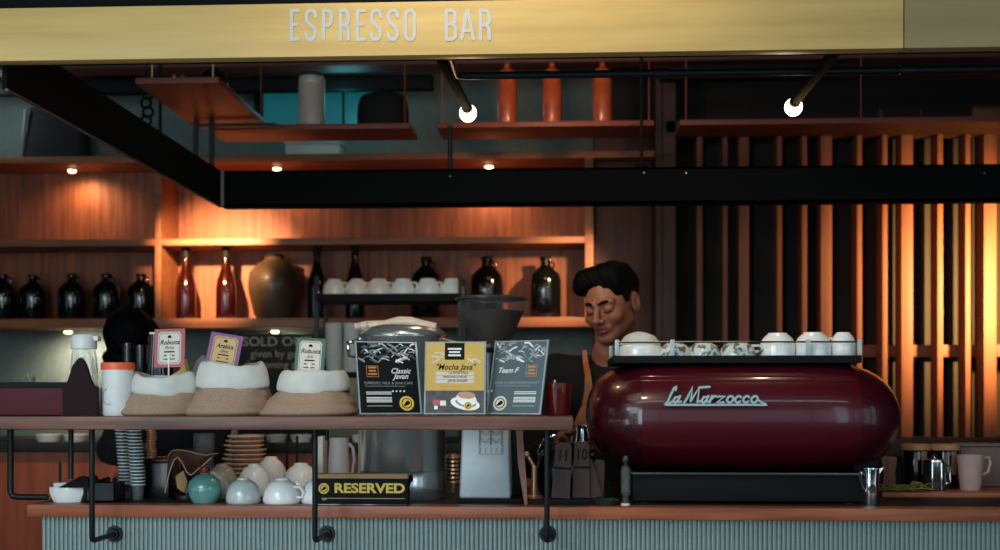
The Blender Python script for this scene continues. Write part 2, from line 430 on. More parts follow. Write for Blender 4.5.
# ceiling timbers and dark services above the shelves
mb = MB(); mb.box((RX0, 4.98, Z(67, 300, 5.0)), (RX1, 5.10, RH), .004); struct('trim_1', mb, wood('soffit_wood', '#43211c', '#5a2f26', 0.6, 0, 6))
mb = MB(); mb.box((RX0, 5.2, Z(90, 300, 5.2)), (X(432, 5.2), 5.26, Z(76, 300, 5.2)), .003); struct('trim_2', mb, M_BLACK)
mb = MB(); mb.box((X(660, 4.9), 4.86, Z(79, 830, 4.9)), (RX1, 4.93, Z(65, 830, 4.9)), .003); struct('trim_3', mb, M_BLACK)

# ------------------------------------------------------------------ fascia board with lettering
YF = 2.55
zf0, zf1 = Z(54.5, 450, YF), Z(1, 450, YF)
xj = X(904, YF)
fas = thing('fascia_sign', 'long golden timber fascia board with pale ESPRESSO BAR lettering above the counter', 'sign', (0, YF, zf0))
h = zf1 - zf0
mb = MB(); mb.box((-1.75, 0, 0), (xj - .0012, .035, h), .0008); obj('board', mb, M_FASCIA, fas)
mb = MB(); mb.box((-1.75, .035, .004), (1.7, .06, h + .1)); obj('backing_frame', mb, M_STEELB, fas)
fas2 = thing('fascia_board', 'duller plain timber fascia panel at the right end beside the lettered board', 'sign', (0, YF, zf0))
mb = MB(); mb.box((xj + .0012, 0, 0), (1.7, .034, h), .0008); obj('board', mb, M_FASCIA2, fas2)
G = {
 'E': [[(1, 1), (0, 1), (0, 0), (1, 0)], [(0, .52), (.8, .52)]],
 'S': [[(1, .78), (1, .9), (.75, 1), (.3, 1), (.03, .88), (0, .72), (.12, .6), (.85, .4), (1, .26), (.95, .1), (.7, 0), (.25, 0), (0, .1), (0, .22)]],
 'P': [[(0, 0), (0, 1)], [(.02, 1), (.65, 1), (.95, .9), (1, .74), (.95, .58), (.65, .48), (0, .48)]],
 'R': [[(0, 0), (0, 1)], [(.02, 1), (.65, 1), (.95, .9), (1, .75), (.95, .6), (.65, .5), (0, .5)], [(.6, .5), (.95, .36), (1, 0)]],
 'O': [[(.3, 0), (.03, .1), (0, .22), (0, .78), (.03, .9), (.3, 1), (.7, 1), (.97, .9), (1, .78), (1, .22), (.97, .1), (.7, 0), (.3, 0)]],
 'B': [[(0, 0), (0, 1)], [(.02, 1), (.65, 1), (.95, .9), (.95, .62), (.65, .53), (.02, .53)], [(.65, .53), (1, .42), (1, .1), (.7, 0), (.02, 0)]],
 'A': [[(0, 0), (.46, 1)], [(.54, 1), (1, 0)], [(.14, .3), (.86, .3)]],
}
mb = MB(); sw = .0074
for ch, a, b in (('E', 290, 300), ('S', 305, 317), ('P', 322, 333), ('R', 339, 350), ('E', 356, 366), ('S', 370, 382), ('S', 387, 399), ('O', 404, 416),
                 ('B', 445, 457), ('A', 460, 475), ('R', 479, 491)):
    x0, x1 = X(a + 1.5, YF), X(b - 1.5, YF); z0 = Z(39.5, a, YF) - zf0; z1 = Z(10.8, a, YF) - zf0
    for q, st in enumerate(G[ch]): mb.stroke([(x0 + (x1 - x0) * p[0], z0 + (z1 - z0) * p[1]) for p in st], sw, -.0015 - .0003 * q, -.0001)
lt = obj('lettering', mb, M_LETTER, fas); lt['label'] = 'pale grey condensed letters ESPRESSO BAR'

# ------------------------------------------------------------------ steel beams
YB = 4.30
zb0, zb1 = Z(206.5, 240, YB), Z(171, 240, YB); xb0 = X(221, YB)
bt = thing('steel_beam', 'long black steel beam running level across in front of the back shelves', 'beam', (xb0, YB, zb0))
hb = zb1 - zb0
mb = MB(); mb.box((0, 0, 0), (RX1 - xb0, .012, hb)); mb.box((0, 0, 0), (RX1 - xb0, .07, .008)); mb.box((0, 0, hb - .008), (RX1 - xb0, .07, hb)); obj('channel', mb, M_STEELB, bt)
mb = MB(); mb.box((0, -.004, .001), (.011, 0, hb)); e = obj('lit_end_strip', mb, mat('lit_edge_grey', '#8b8f8c', .4, .5), bt); e['label'] = 'pale grey strip painted as the lit beam end'  # pale strip puts the light on the beam's end into its colour
for px, py in ((450, 176.5), (644, 173), (686, 173), (984, 173.5)):
    mb = MB(); c = at(px, py, YB); mb.ball((c.x - xb0, -.001, c.z - zb0), .0055, 10); obj('bolt', mb, M_STEEL, bt)
sb = thing('side_beam', 'black steel side beam running back from the fascia towards the shelves', 'beam', (xb0, 2.62, zb0))
mb = MB(); L = YB - 2.62 - .002; mb.box((-.010, 0, 0), (0, L, hb)); mb.box((-.03, 0, hb - .008), (-.010, L, hb)); obj('web', mb, M_STEELB, sb)
mb = MB(); mb.box((-.004, 0, -.004), (.003, L, 0)); obj('lower_lip', mb, mat('pale_edge', '#5b5048', .5, .3), sb)  # lower lip coloured lighter than the beam

# ------------------------------------------------------------------ pipes and bulbs under the fascia
zp = Z(55, 440, 2.62)
def bulb_arm(pa, pb, lab):
    a = at(pa[0], 55, 2.63); b = at(pb[0], pb[1] - 8, 3.12); a.z = zp - .004
    t = thing('bulb_lamp', lab, 'lamp', (b.x, b.y, b.z)); d = (a - b)
    dn = d.normalized()
    mb = MB(); mb.tube([(0, 0, 0), d], .0118, 12); obj('arm', mb, mat('dead_black', '#030303', 1.0, spec=.02), t)
    mb = MB(); mb.tube([dn * .012, dn * -.004, dn * -.010], [.0135, .0145, .0115], 14); obj('socket', mb, M_BLACK, t)
    c = -dn * .022 + Vector((0, 0, -.008)); mb = MB(); mb.ball(c, .0225, 20); obj('bulb', mb, M_BULB, t)
    light('bulb_light', 'POINT', b + c + Vector((0, .03, -.03)), 3.0, (1, .66, .36), None, .02)
M_BLACKM = mat('dead_black', '#030303', 1.0, spec=.02)
bulb_arm((441, 55), (467, 116), 'black arm lamp with round glowing bulb below the words ESPRESSO BAR')
bulb_arm((834, 55), (795, 110), 'black arm lamp with round glowing bulb towards the right above the red coffee machine')
pp = thing('lighting_pipe', 'slim black steel conduit pipe bent and running level under the fascia', 'pipe', (0, 2.81, 0))
c1 = at(456, 76, 2.81)
mb = MB(); p0 = Vector((c1.x, 2.63 - 2.81, c1.z)); p1 = Vector((c1.x, -.02, c1.z)); mb.tube([p0, p1, (c1.x + .006, -.006, c1.z), (c1.x + .02, 0, c1.z), (1.9, 0, c1.z)], .0088, 12)
obj('conduit', mb, M_IRON, pp)
for px in (655, 900):
    mb = MB(); x = X(px, 2.81); mb.tube([(x, 0, c1.z), (x + .03, 0, c1.z)], .0115, 12); obj('coupling', mb, M_IRON, pp)

# ------------------------------------------------------------------ back shelving cabinet
YC = 5.20; YCB = 5.47
z1b, z1t, z2b, z2t, z3b, z3t = 2.301, 2.329, 1.942, 1.970, 1.588, 1.629
xr = X(594, YC); xl = -3.0
cab = thing('wall_shelving', 'long warm timber wall shelving unit with open bays behind the bar', 'shelving', (0, YC, z3b))
def L3(mbx): mbx.M = Matrix.Translation((0, -YC, -z3b)); return mbx
mb = L3(MB()); mb.box((xl, YCB - .025, z3b), (xr, YCB, z1t)); obj('back_panel', mb, M_CAB, cab)
for nm, a, b, x1 in (('shelf_board', z1b, z1t, X(656, YC)), ('shelf_board', z2b, z2t, xr - .03), ('shelf_board', z3b, z3t, xr - .03)):
    mb = L3(MB()); mb.box((xl, YC, a), (x1, YCB - .025, b), .0015); obj(nm, mb, M_CABH, cab)
for a, b in ((155, 161), (585, 593.5)):
    mb = L3(MB()); x0, x1 = X(a, YC), X(b, YC); mb.box((x0, YC - .002, z3t if a < 200 else z3b), (x1, YCB - .025, z1b), .0015); obj('divider', mb, M_CABH, cab)
mb = L3(MB()); mb.box((X(384, 5.44), 5.428, z3t), (X(389, 5.44), YCB - .025, z1b)); obj('joint_strip', mb, M_CAB, cab)
for px, zz in ((72, z1b), (277, z1b), (489, z1b), (68, z3b), (275, z3b)):
    mb = L3(MB()); x = X(px, 5.34); mb.lathe([(0, -.004), (.019, -.004), (.023, 0), (.023, .002), (0, .002)], 20, (x, 5.34, zz - .003)); p = obj('puck_lamp', mb, M_STEEL, cab)
    mb = L3(MB()); mb.lathe([(0, -.011), (.012, -.010), (.017, -.005), (.017, 0), (0, 0)], 20, (x, 5.34, zz - .006)); q = obj('lens', mb, M_PUCK, p)

# plain dark timber panel and column right of the shelving
mb = MB(); mb.box((xr + .004, 5.30, 0), (X(652, 5.3), 5.47, 2.45), .002); struct('trim_4', mb, wood('dark_panel_wood', '#3a221d', '#492c24', .6, 2, 8))
mb = MB(); mb.box((X(656, 5.1), 5.1, 0), (X(661.5, 5.1), 5.3, RH)); mb.box((X(661.5, 5.1), 5.12, 0), (X(676, 5.1), 5.3, RH)); struct('trim_5', mb, wood('column_wood', '#2c1b18', '#3c2520', .6, 2, 8))
# timber fins: each fin lifts away on its own
fins = [(697, 702.5), (723, 727.5), (739, 749), (777, 782), (802, 807), (821, 832), (857, 862), (882.5, 887.5), (901.5, 913), (937.5, 943), (965.5, 970.5), (984, 996.5), (1019, 1025), (1047, 1053), (1067, 1079)]
zt_, zb_ = Z(135, 850, 5.2), Z(437, 850, 5.2)
fw = ['left of the right-hand bulb', 'right of the right-hand bulb']
names = ['first', 'second', 'third', 'fourth', 'fifth', 'sixth', 'seventh', 'eighth', 'ninth', 'tenth', 'eleventh', 'twelfth']
for i, (a, b) in enumerate(fins):
    if i > 11: continue
    mb = MB(); x0, x1 = X(a, 5.2), X(b, 5.2); wd = x1 - x0
    mb.box((-wd / 2, 0, 0), (wd / 2, .10, zt_ - zb_), .001)
    f = obj('timber_fin', mb, M_FIN); f.location = ((x0 + x1) / 2, 5.2, zb_)
    lit = 'dark' if i < 6 else 'dim' if i < 8 else 'brightly lit'
    tag(f, '%s %s vertical timber fin, %s from the dark column at left of the screen' % ('wide' if wd > .03 else 'narrow', lit, names[i]), 'fin', 'timber fins of the slatted screen')
mb = MB(); mb.box((X(678, 5.3), 5.302, Z(357, 850, 5.3)), (1.9 + 1.2, 5.34, Z(345, 850, 5.3)), .001)
tag(obj('timber_rail', mb, M_FIN), 'horizontal timber rail crossing behind the vertical fins', 'rail')
xs_ = [X(p, 5.4) for p in (682, 760, 842, 925, 1005)]
for i, (a, b) in enumerate(zip(fins[2::3], fins[3::3] + [(1090, 1095)])):
    pass
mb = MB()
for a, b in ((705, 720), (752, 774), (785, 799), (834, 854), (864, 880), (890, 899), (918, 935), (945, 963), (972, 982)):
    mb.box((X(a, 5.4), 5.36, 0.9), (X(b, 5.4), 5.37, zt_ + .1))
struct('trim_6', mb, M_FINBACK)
mb = MB(); mb.box((X(664, 5.2), 5.12, zb_ - .075), (2.9, 5.30, zb_ - .001), .002); mb.box((X(664, 5.2), 5.12, zt_ + .001), (2.9, 5.30, zt_ + .05), .002); struct('trim_7', mb, wood('screen_frame_wood', '#2a1916', '#382019', .6, 0, 8))

# ------------------------------------------------------------------ hanging upper shelves
zh0, zh1 = Z(127, 500, 4.6), Z(121.8, 500, 4.6)
def rod(parent, x, y, z0, z1, r=.003, m=M_RED): 
    mb = MB(); mb.tube([(x, y, z0), (x, y, z1)], r, 8); return obj('hanger_rod', mb, m, parent)
def hang(name, lab, pa, pb, rods, m=M_RED, y0=4.6, y1=4.82):
    x0, x1 = X(pa, y0), X(pb, y0)
    t = thing(name, lab, 'shelf', ((x0 + x1) / 2, (y0 + y1) / 2, zh0)); cx, cy = (x0 + x1) / 2, (y0 + y1) / 2
    mb = MB(); mb.box((x0 - cx, y0 - cy, 0), (x1 - cx, y1 - cy, zh1 - zh0), .001); obj('board', mb, m, t)
    for r in rods: rod(t, X(r, y0 + .01) - cx, y0 + .01 - cy, zh1 - zh0, RH - zh0)
    return t
hang('hanging_shelf', 'reddish timber hanging shelf carrying the tall pale canister', 208, 410, (261, 405))
hang('hanging_shelf', 'reddish timber hanging shelf carrying three copper coloured bottles', 437, 654, (442, 649))
hang('hanging_shelf', 'long empty reddish timber hanging shelf above the slatted screen', 680, 1085, (686, 861))
t = thing('hanging_shelf', 'deep reddish timber hanging shelf running front to back at upper left', 'shelf', (X(177, 3.9), 4.2, zh0))
x0, x1 = X(135.5, 3.9), X(218.5, 3.9); cx = X(177, 3.9)
mb = MB(); mb.box((x0 - cx, 3.9 - 4.2, 0), (x1 - cx, 4.56 - 4.2, .019), .001); obj('board', mb, M_RED, t)
for r in (152, 213): rod(t, X(r, 3.92) - cx, 3.92 - 4.2, .019, RH - zh0, .0025, M_CORD)
# drop rods from the shelf frame down to the beam
mb = MB(); c = at(450, 130, 4.34); mb.tube([(0, 0, 0), (0, 0, .16)], .009, 10); o = obj('drop_rod', mb, M_IRON); o.location = (c.x, 4.34, zb1 + .001); tag(o, 'short black rod rising from the steel beam below the left bulb', 'rod')
# slim black frame post beside the deep shelf
t = thing('shelf_frame', 'slim black metal frame hanging at the back end of the deep upper shelf', 'frame', (X(196, 4.45), 4.45, Z(168, 196, 4.45)))
hf = Z(119, 196, 4.45) - Z(168, 196, 4.45)
mb = MB(); mb.box((-.008, -.008, 0), (.008, .008, hf)); obj('post', mb, M_IRON, t)
mb = MB(); mb.box((.05, -.008, 0), (.066, .008, hf)); obj('post', mb, M_IRON, t)
mb = MB(); mb.box((.008, -.006, hf - .03), (.30, .006, hf - .018)); obj('cross_bar', mb, M_IRON, t)

# ------------------------------------------------------------------ things on the upper shelves
zs = zh1
def on(name, lab, cat, px, Y, z, group=None, rz=0): return thing(name, lab, cat, (X(px, Y), Y, z), rz, group)
c = on('tall_canister', 'tall pale metal canister with a domed lid on the upper shelf', 'canister', 311.5, 4.7, zs)
k = S(311, 4.7)
mb = MB(); mb.lathe([(0, 0), (13 * k, 0), (13 * k, 44 * k), (12.6 * k, 45 * k), (13 * k, 46 * k), (12.6 * k, 48 * k), (13 * k, 50 * k), (12.2 * k, 52 * k), (0, 52 * k)], 30); obj('body', mb, mat('pale_metal', '#b9aea3', .35, .15), c)
mb = MB(); mb.lathe([(0, 52.2 * k), (10 * k, 52.2 * k), (11 * k, 54 * k), (10.6 * k, 56 * k), (6 * k, 57.6 * k), (0, 58 * k)], 30); obj('lid', mb, M_STEEL, c)
def clay(px, lab):
    t = on('copper_bottle', lab, 'bottle', px, 4.7, zs, 'three copper coloured bottles'); k = S(px, 4.7)
    mb = MB(); mb.lathe([(0, 0), (9 * k, 0), (9.6 * k, 2 * k), (9.6 * k, 46 * k), (9 * k, 47 * k), (9.4 * k, 49 * k), (8.8 * k, 53 * k), (6.5 * k, 57 * k), (4 * k, 59 * k), (0, 59 * k)], 26); obj('body', mb, M_CLAY, t)
    mb = MB(); mb.lathe([(0, 59 * k), (2.6 * k, 59 * k), (2.2 * k, 60.5 * k), (3.2 * k, 62 * k), (2.2 * k, 64 * k), (0, 64.5 * k)], 16); obj('stopper', mb, M_CLAY, t)
    return t
clay(507, 'copper coloured bottle on the hanging shelf, nearest the left bulb')
clay(552, 'copper coloured bottle in the middle of three on the hanging shelf')
clay(602.5, 'copper coloured bottle at the right end of three, near the dark column')
# white box on top of the shelving
t = on('storage_box', 'plain white lidded box lying on top of the timber shelving', 'box', 315, 5.3, z1t); k = S(315, 5.3)
mb = MB(); mb.box((-27 * k, -.06, 0), (27 * k, .06, 12 * k), .006); obj('body', mb, mat('box_grey', '#c4c8c2', .6), t)
mb = MB(); mb.box((-28 * k, -.065, 12 * k), (28 * k, .065, 16 * k), .004); obj('lid', mb, mat('box_grey', '#c4c8c2', .6), t)
# black bags left and centre
t = on('tall_bag', 'tall black upholstered bag with a pale edge on the shelving at far left', 'bag', 58, 5.33, z1t); k = S(58, 5.33)
mb = MB(); mb.grid(lambda u, v: ((math.copysign(abs(math.cos(2 * PI * u)) ** .35, math.cos(2 * PI * u)) * (33 - 6 * v) * k), math.copysign(abs(math.sin(2 * PI * u)) ** .4, math.sin(2 * PI * u)) * .055 * (1 - .4 * v), v * 54 * k), 40, 8, cu=True); mb.box((-26 * k, -.03, 53.6 * k), (26 * k, .03, 54.2 * k), .002)
obj('body', mb, M_SHIRT, t)
mb = MB(); mb.tube([(-33 * k, -.045, .0), (-31 * k, -.045, 20 * k), (-28 * k, -.045, 50 * k)], 2 * k, 8); e = obj('piping', mb, mat('grey_piping', '#6d6a70', .6), t); e['label'] = 'pale grey edge piping'
t = on('soft_bag', 'rounded black bag on the upper shelf right of the canister', 'bag', 383, 4.7, zs); k = S(383, 4.7)
mb = MB(); mb.grid(lambda u, v: (math.cos(2 * PI * u) * (26 - 9 * v ** 3) * k, math.sin(2 * PI * u) * .08 * (1 - .5 * v ** 3), 34 * k * math.sin(v * PI / 2) + 1.2 * k * math.sin(9 * u * PI)*v*(1-v)), 32, 12, cu=True); obj('body', mb, M_SHIRT, t)
mb = MB(); mb.tube([(-8 * k, 0, 32 * k), (-5 * k, 0, 38 * k), (5 * k, 0, 38 * k), (8 * k, 0, 32 * k)], 1.2 * k, 8); obj('handle', mb, M_BLACK, t)
# glasses and dark jar on the deep hanging shelf
zd = zh0 + .019
lab3 = ['small clear glass on the deep hanging shelf, leftmost of three', 'small clear glass on the deep hanging shelf, middle of three', 'small clear glass on the deep hanging shelf, rightmost of three']
k = S(180, 3.97)
for i, px in enumerate((174, 178.5, 182.5)):
    t = on('shot_glass', lab3[i], 'glass', px, 3.97 + .03 * (i % 2), zd, 'glasses on the deep hanging shelf')
    mb = MB(); mb.lathe([(0, 0), (2.0 * k, 0), (2.3 * k, 8 * k), (2.0 * k, 8 * k), (1.8 * k, 1 * k), (0, 1 * k)], 14); obj('bowl', mb, M_GLASS if i else M_CHROME, t)
t = on('round_jar', 'round black jar standing on the deep hanging shelf', 'jar', 214, 4.15, zd); k = S(214, 4.15)
mb = MB(); mb.lathe([(0, 0), (10 * k, 0), (14 * k, 8 * k), (14 * k, 16 * k), (9 * k, 24 * k), (0, 25 * k)], 24); obj('body', mb, M_DGLASS, t)
mb = MB(); mb.lathe([(0, 25 * k), (5 * k, 25 * k), (5 * k, 28 * k), (0, 28 * k)], 16); obj('lid', mb, M_BLACK, t)
for i in range(2):
    pass
t = on('wall_speaker', 'black box speaker fixed high on the dark back wall at left', 'speaker', 117, 5.38, Z(90, 117, 5.38)); k = S(117, 5.38)
mb = MB(); mb.box((-17 * k, -.06, 0), (17 * k, .11, 13 * k), .006); obj('cabinet', mb, M_BLACK, t)
mb = MB(); mb.lathe([(0, 0), (4 * k, 0), (4.5 * k, .003), (0, .005)], 20); mb.M = Matrix.Identity(4); sp = MB(); sp.M = Matrix.Translation((-8 * k, -.06, 6.5 * k)) @ Matrix.Rotation(PI / 2, 4, 'X'); sp.lathe([(0, 0), (4.6 * k, 0), (4.2 * k, .004), (0, .002)], 20); sp.M = Matrix.Translation((8 * k, -.06, 6.5 * k)) @ Matrix.Rotation(PI / 2, 4, 'X'); sp.lathe([(0, 0), (4.6 * k, 0), (4.2 * k, .004), (0, .002)], 20); obj('speaker_cone', sp, M_IRON, t)
t = on('hanging_ornament', 'dark wrought ornament hanging below the deep upper shelf', 'ornament', 146, 4.5, Z(126, 146, 4.5)); k = S(146, 4.5)
mb = MB()
for j in range(4): mb.tube([(5 * k * math.cos(a) + (j % 2) * 2 * k, 0, (5 + 9 * j) * k + 5 * k * math.sin(a)) for a in [2 * PI * q / 14 for q in range(14)]], 1.6 * k, 8, closed=True)
mb.tube([(0, 0, 36 * k), (0, 0, 36 * k + .1)], .002, 6); obj('scrollwork', mb, M_BLACK, t)

# ------------------------------------------------------------------ bottles on the lower shelf of the shelving
def growler(px, w, hh, lab, Y=5.30):
    k = S(px, Y); r = w / 2 * k; H = hh * k
    t = on('growler_bottle', lab, 'bottle', px, Y, z3t, 'black growler bottles')
    mb = MB(); mb.lathe([(0, 0), (r * .9, 0), (r, H * .04), (r, H * .60), (r * .93, H * .70), (r * .6, H * .79), (r * .33, H * .85), (r * .30, H * .93), (r * .38, H * .94), (r * .38, H * .96), (r * .3, H * .97), (0, H * .97)], 28); obj('body', mb, M_DGLASS, t)
    mb = MB(); mb.lathe([(0, H * .97), (r * .36, H * .97), (r * .36, H), (0, H)], 16); obj('cap', mb, M_BLACK, t)
    mb = MB(); c = (r * .30, 0, H * .86); mb.tube([(r * .3 + .018 * math.sin(a) * 1.0, 0, H * .86 - .015 * math.cos(a)) for a in [PI * q / 8 for q in range(9)]], .004, 8); obj('handle_loop', mb, M_DGLASS, t)
for px, ww, hh, lab in ((3, 26, 46, 'black growler bottle cut by the left edge of the picture'), (33, 26, 45, 'black growler bottle on the lower shelf, first fully visible from the left'),
    (72, 27, 46, 'black growler bottle above the small shelf light at left'), (106.5, 27, 46, 'black growler bottle above the dark-haired bending person'),
    (141, 27, 46, 'black growler bottle next to the bright divider post'), (426, 30, 62, 'tall black growler bottle half hidden behind the white cups on the rack'),
    (487, 33, 62, 'tall black growler bottle right of the cup rack above the grinder'), (545.5, 31, 62, 'tall black growler bottle nearest the barista')):
    growler(px, ww, hh, lab)
def wine(px, w, hh, lab, m, Y=5.28):
    k = S(px, Y); r = w / 2 * k; H = hh * k
    t = on('wine_bottle', lab, 'bottle', px, Y, z3t)
    mb = MB(); mb.lathe([(0, 0), (r * .95, 0), (r, H * .02), (r, H * .44), (r * .92, H * .53), (r * .62, H * .66), (r * .38, H * .78), (r * .32, H * .95), (r * .38, H * .955), (r * .38, H), (0, H)], 28); obj('body', mb, m, t)
    mb = MB(); mb.lathe([(r * .39, H * .86), (r * .40, H * .86), (r * .42, H * 1.004), (0, H * 1.004)], 20); obj('capsule', mb, M_BLACK, t)
wine(186, 20, 71, 'red-brown glass bottle in the lit bay, left one beside the divider', M_AMBER)
wine(226, 20, 71, 'red-brown glass bottle in the lit bay, just left of the brown jar', M_AMBER)
wine(317, 19, 73, 'slim black bottle right of the brown stoneware jar', M_DGLASS)
wine(355, 19, 73, 'slim black bottle rising behind the second cup on the rack', M_DGLASS)
k = S(273, 5.29); t = on('stoneware_jar', 'large round brown stoneware jar on the lit shelf', 'jar', 274, 5.29, z3t)
mb = MB(); mb.lathe([(0, 0), (17 * k, 0), (20 * k, 6 * k), (25 * k, 26 * k), (26 * k, 36 * k), (24 * k, 46 * k), (18 * k, 54 * k), (11 * k, 58 * k), (9 * k, 60 * k), (9.5 * k, 62 * k), (7.5 * k, 62 * k), (7 * k, 59 * k), (0, 57 * k)], 36); obj('body', mb, M_POT, t)
mb = MB(); mb.lathe([(0, 60 * k), (7 * k, 62 * k), (9.6 * k, 62.6 * k), (9.6 * k, 64.5 * k), (0, 65 * k)], 24); obj('lid', mb, M_BLACK, t)

# spot fixtures behind the beam
for i, (px, py, Yy, lab) in enumerate(((168, 178, 4.55, 'small black display spotlight behind the steel beam at left'), (640, 200, 4.6, 'small black display spotlight behind the steel beam near the column'))):
    c = at(px, py, Yy); t = thing('spotlight', lab, 'lamp', (c.x - .0, c.y - .05, c.z + .05))
    mb = MB(); mb.tube([(0, -.04, .05), (0, .02, 0)], [.03, .035], 16); obj('housing', mb, M_BLACK, t)
    mb = MB(); mb.tube([(0, -.04, .05), (0, -.04, RH - c.z - .05)], .006, 8); obj('stem', mb, M_BLACK, t)

# ------------------------------------------------------------------ back counter
YK = 4.62; zk = Z(443, 200, YK)
xk1 = X(640, YK)
t = thing('back_counter', 'long timber fronted back counter with a dark top under the shelving', 'counter', (-1.2, 4.9, 0))
def LK(m): m.M = Matrix.Translation((1.2, -4.9, 0)); return m
mb = LK(MB()); mb.box((RX0 + .3, YK + .02, 0), (xk1, 5.35, zk - .035)); obj('front_panel', mb, wood('counter_front_wood', '#7a3a22', '#965032', .5, 2, 7), t)
mb = LK(MB()); mb.box((RX0 + .3, YK, zk - .035), (xk1 + .02, 5.40, zk), .003); obj('worktop', mb, M_STONE, t)
# row of white dishes
for i, (a, b, lab) in enumerate(((36, 62, 'shallow white dish on the back counter at far left'), (64, 88, 'shallow white dish on the back counter beside the first iron post'), (200, 238, 'long white dish on the back counter behind the brown leather'),
        (240, 265, 'white dish on the back counter above the tan plate pile'), (266, 287, 'white dish on the back counter between the two thin rods'), (290, 313, 'white dish on the back counter left of the tall iron post'), (352, 364, 'small white dish on the back counter left of the steel urn'))):
    Y = 4.74; k = S((a + b) / 2, Y); t = on('serving_dish', lab, 'dish', (a + b) / 2, Y, zk, 'white dishes on the back counter'); w2 = (b - a) / 2 * k
    mb = MB(); mb.grid(lambda u, v: ((1 if v == 0 else 1) * (w2 * (.8 + .2 * v)) * math.cos(2 * PI * u), .06 * (.8 + .2 * v) * math.sin(2 * PI * u), .028 * v), 28, 3, cu=True)
    mb.grid(lambda u, v: ((w2 * (.97 - .2 * v)) * math.cos(2 * PI * u), .058 * (.97 - .2 * v) * math.sin(2 * PI * u), .028 - .024 * v), 28, 3, cu=True); n = 28
    mb.prism([(w2 * .8 * math.cos(2 * PI * q / n), .048 * math.sin(2 * PI * q / n)) for q in range(n)], 0, .005, axis='z'); obj('bowl', mb, M_PORC, t)
# black wire legs standing on the back counter's front edge (equipment rack)
def black_rack():
    Y = 4.42; k = S(390, Y); x0, x1 = X(319, Y), X(462, Y); zt = Z(293.5, 390, Y); t = thing('cup_rack', 'black metal rack holding a row of white cups above the steel urn', 'rack', ((x0 + x1) / 2, Y + .1, zk))
    # its feet stand on a plinth in front of the back counter
    return t, x0, x1, zt
Y = 4.72; k = S(390, Y); rx0, rx1 = X(316, Y), X(460, Y); zr = Z(293.5, 390, Y); zl = Z(372, 340, Y)
t = thing('cup_rack', 'black metal rack holding a row of white cups behind the steel urn', 'rack', ((rx0 + rx1) / 2, Y + .1, zk)); cx = (rx0 + rx1) / 2
for a in (rx0, rx1):
    for yy in (-.09, .09):
        mb = MB(); mb.box((a - cx - .008, yy - .008, 0), (a - cx + .008, yy + .008, (zr - zk) + (.07 if a == rx0 or 1 else 0)), .001); obj('post', mb, M_IRON, t)
mb = MB(); mb.box((rx0 - cx, -.1, zr - zk - .030), (rx1 - cx, .1, zr - zk), .001); obj('top_shelf', mb, M_BLACK, t)
mb = MB(); mb.box((rx0 - cx, -.1, zl - zk - .02), (rx1 - cx, .1, zl - zk), .001); obj('lower_shelf', mb, M_BLACK, t)

# cups ---------------------------------------------------------------
def cup_mesh(r, H, style=0):
    """upside-down cup: foot on top, rim at z = 0"""
    if style == 0:   prof = [(r * .97, 0), (r, .001), (r * .99, H * .3), (r * .90, H * .62), (r * .72, H * .84), (r * .55, H * .93), (r * .52, H), (r * .46, H), (r * .44, H * .95), (0, H * .93)]
    elif style == 1: prof = [(r * .98, 0), (r, .001), (r * .99, H * .25), (r * .95, H * .45), (r * .86, H * .62), (r * .72, H * .80), (r * .60, H * .94), (r * .56, H), (r * .50, H), (r * .48, H * .94), (0, H * .92)]
    else:            prof = [(r * .98, 0), (r, .001), (r, H * .46), (r * .97, H * .56), (r * .86, H * .74), (r * .70, H * .88), (r * .56, H * .95), (r * .54, H), (r * .48, H), (r * .46, H * .95), (0, H * .93)]
    inner = [(r * .94, 0), (r * .93, H * .3), (r * .84, H * .6), (r * .6, H * .84), (0, H * .86)]
    mb = MB(); mb.lathe(prof, 30); mb.lathe(inner, 30)
    n = 30
    mb.add([(r * .97 * math.cos(2 * PI * i / n), r * .97 * math.sin(2 * PI * i / n), 0) for i in range(n)] + [(r * .94 * math.cos(2 * PI * i / n), r * .94 * math.sin(2 * PI * i / n), 0) for i in range(n)], [(i, (i + 1) % n, n + (i + 1) % n, n + i) for i in range(n)])
    return mb
def cup(px, Y, z, r, H, lab, group, m=M_PORC, style=0, rz=0.0, name='coffee_cup', cat='cup'):
    t = on(name, lab, cat, px, Y, z, group, rz)
    obj('bowl', cup_mesh(r, H, style), m, t)
    mb = MB(); a0, a1 = H * .30, H * .74; rx = r * .88
    mb.tube([(rx + .0, 0, a0), (rx + r * .38, 0, a0 + .001), (rx + r * .52, 0, (a0 + a1) / 2), (rx + r * .34, 0, a1), (rx - r * .10, 0, a1)], [.004, .0038, .0035, .0038, .004], 8, flat=1.4); obj('handle', mb, m, t)
    return t
k = S(390, 4.82)
for i, (px, w_, m, lab) in enumerate(((334.5, 24, M_PORCW, 'cream cup turned over on the black rack, leftmost of the row'), (357, 24, M_PORCW, 'cream cup on the black rack, second in the row'), (379, 26, M_PORCW, 'cream printed cup on the black rack, third in the row'),
        (403, 26, M_PORC, 'white faceted cup on the black rack, fourth in the row'), (428, 27, M_PORC, 'white faceted cup on the black rack, fifth in the row'), (452, 25, M_PORC, 'white cup at the right end of the black rack'))):
    cup(px, 4.82, zr, w_ / 2 * k * .98, 16.5 * k, lab, 'cups on the black rack', m, 0 if i < 3 else 1, (-.5, -.3, -.4, -.5, -.6, 2.4)[i])
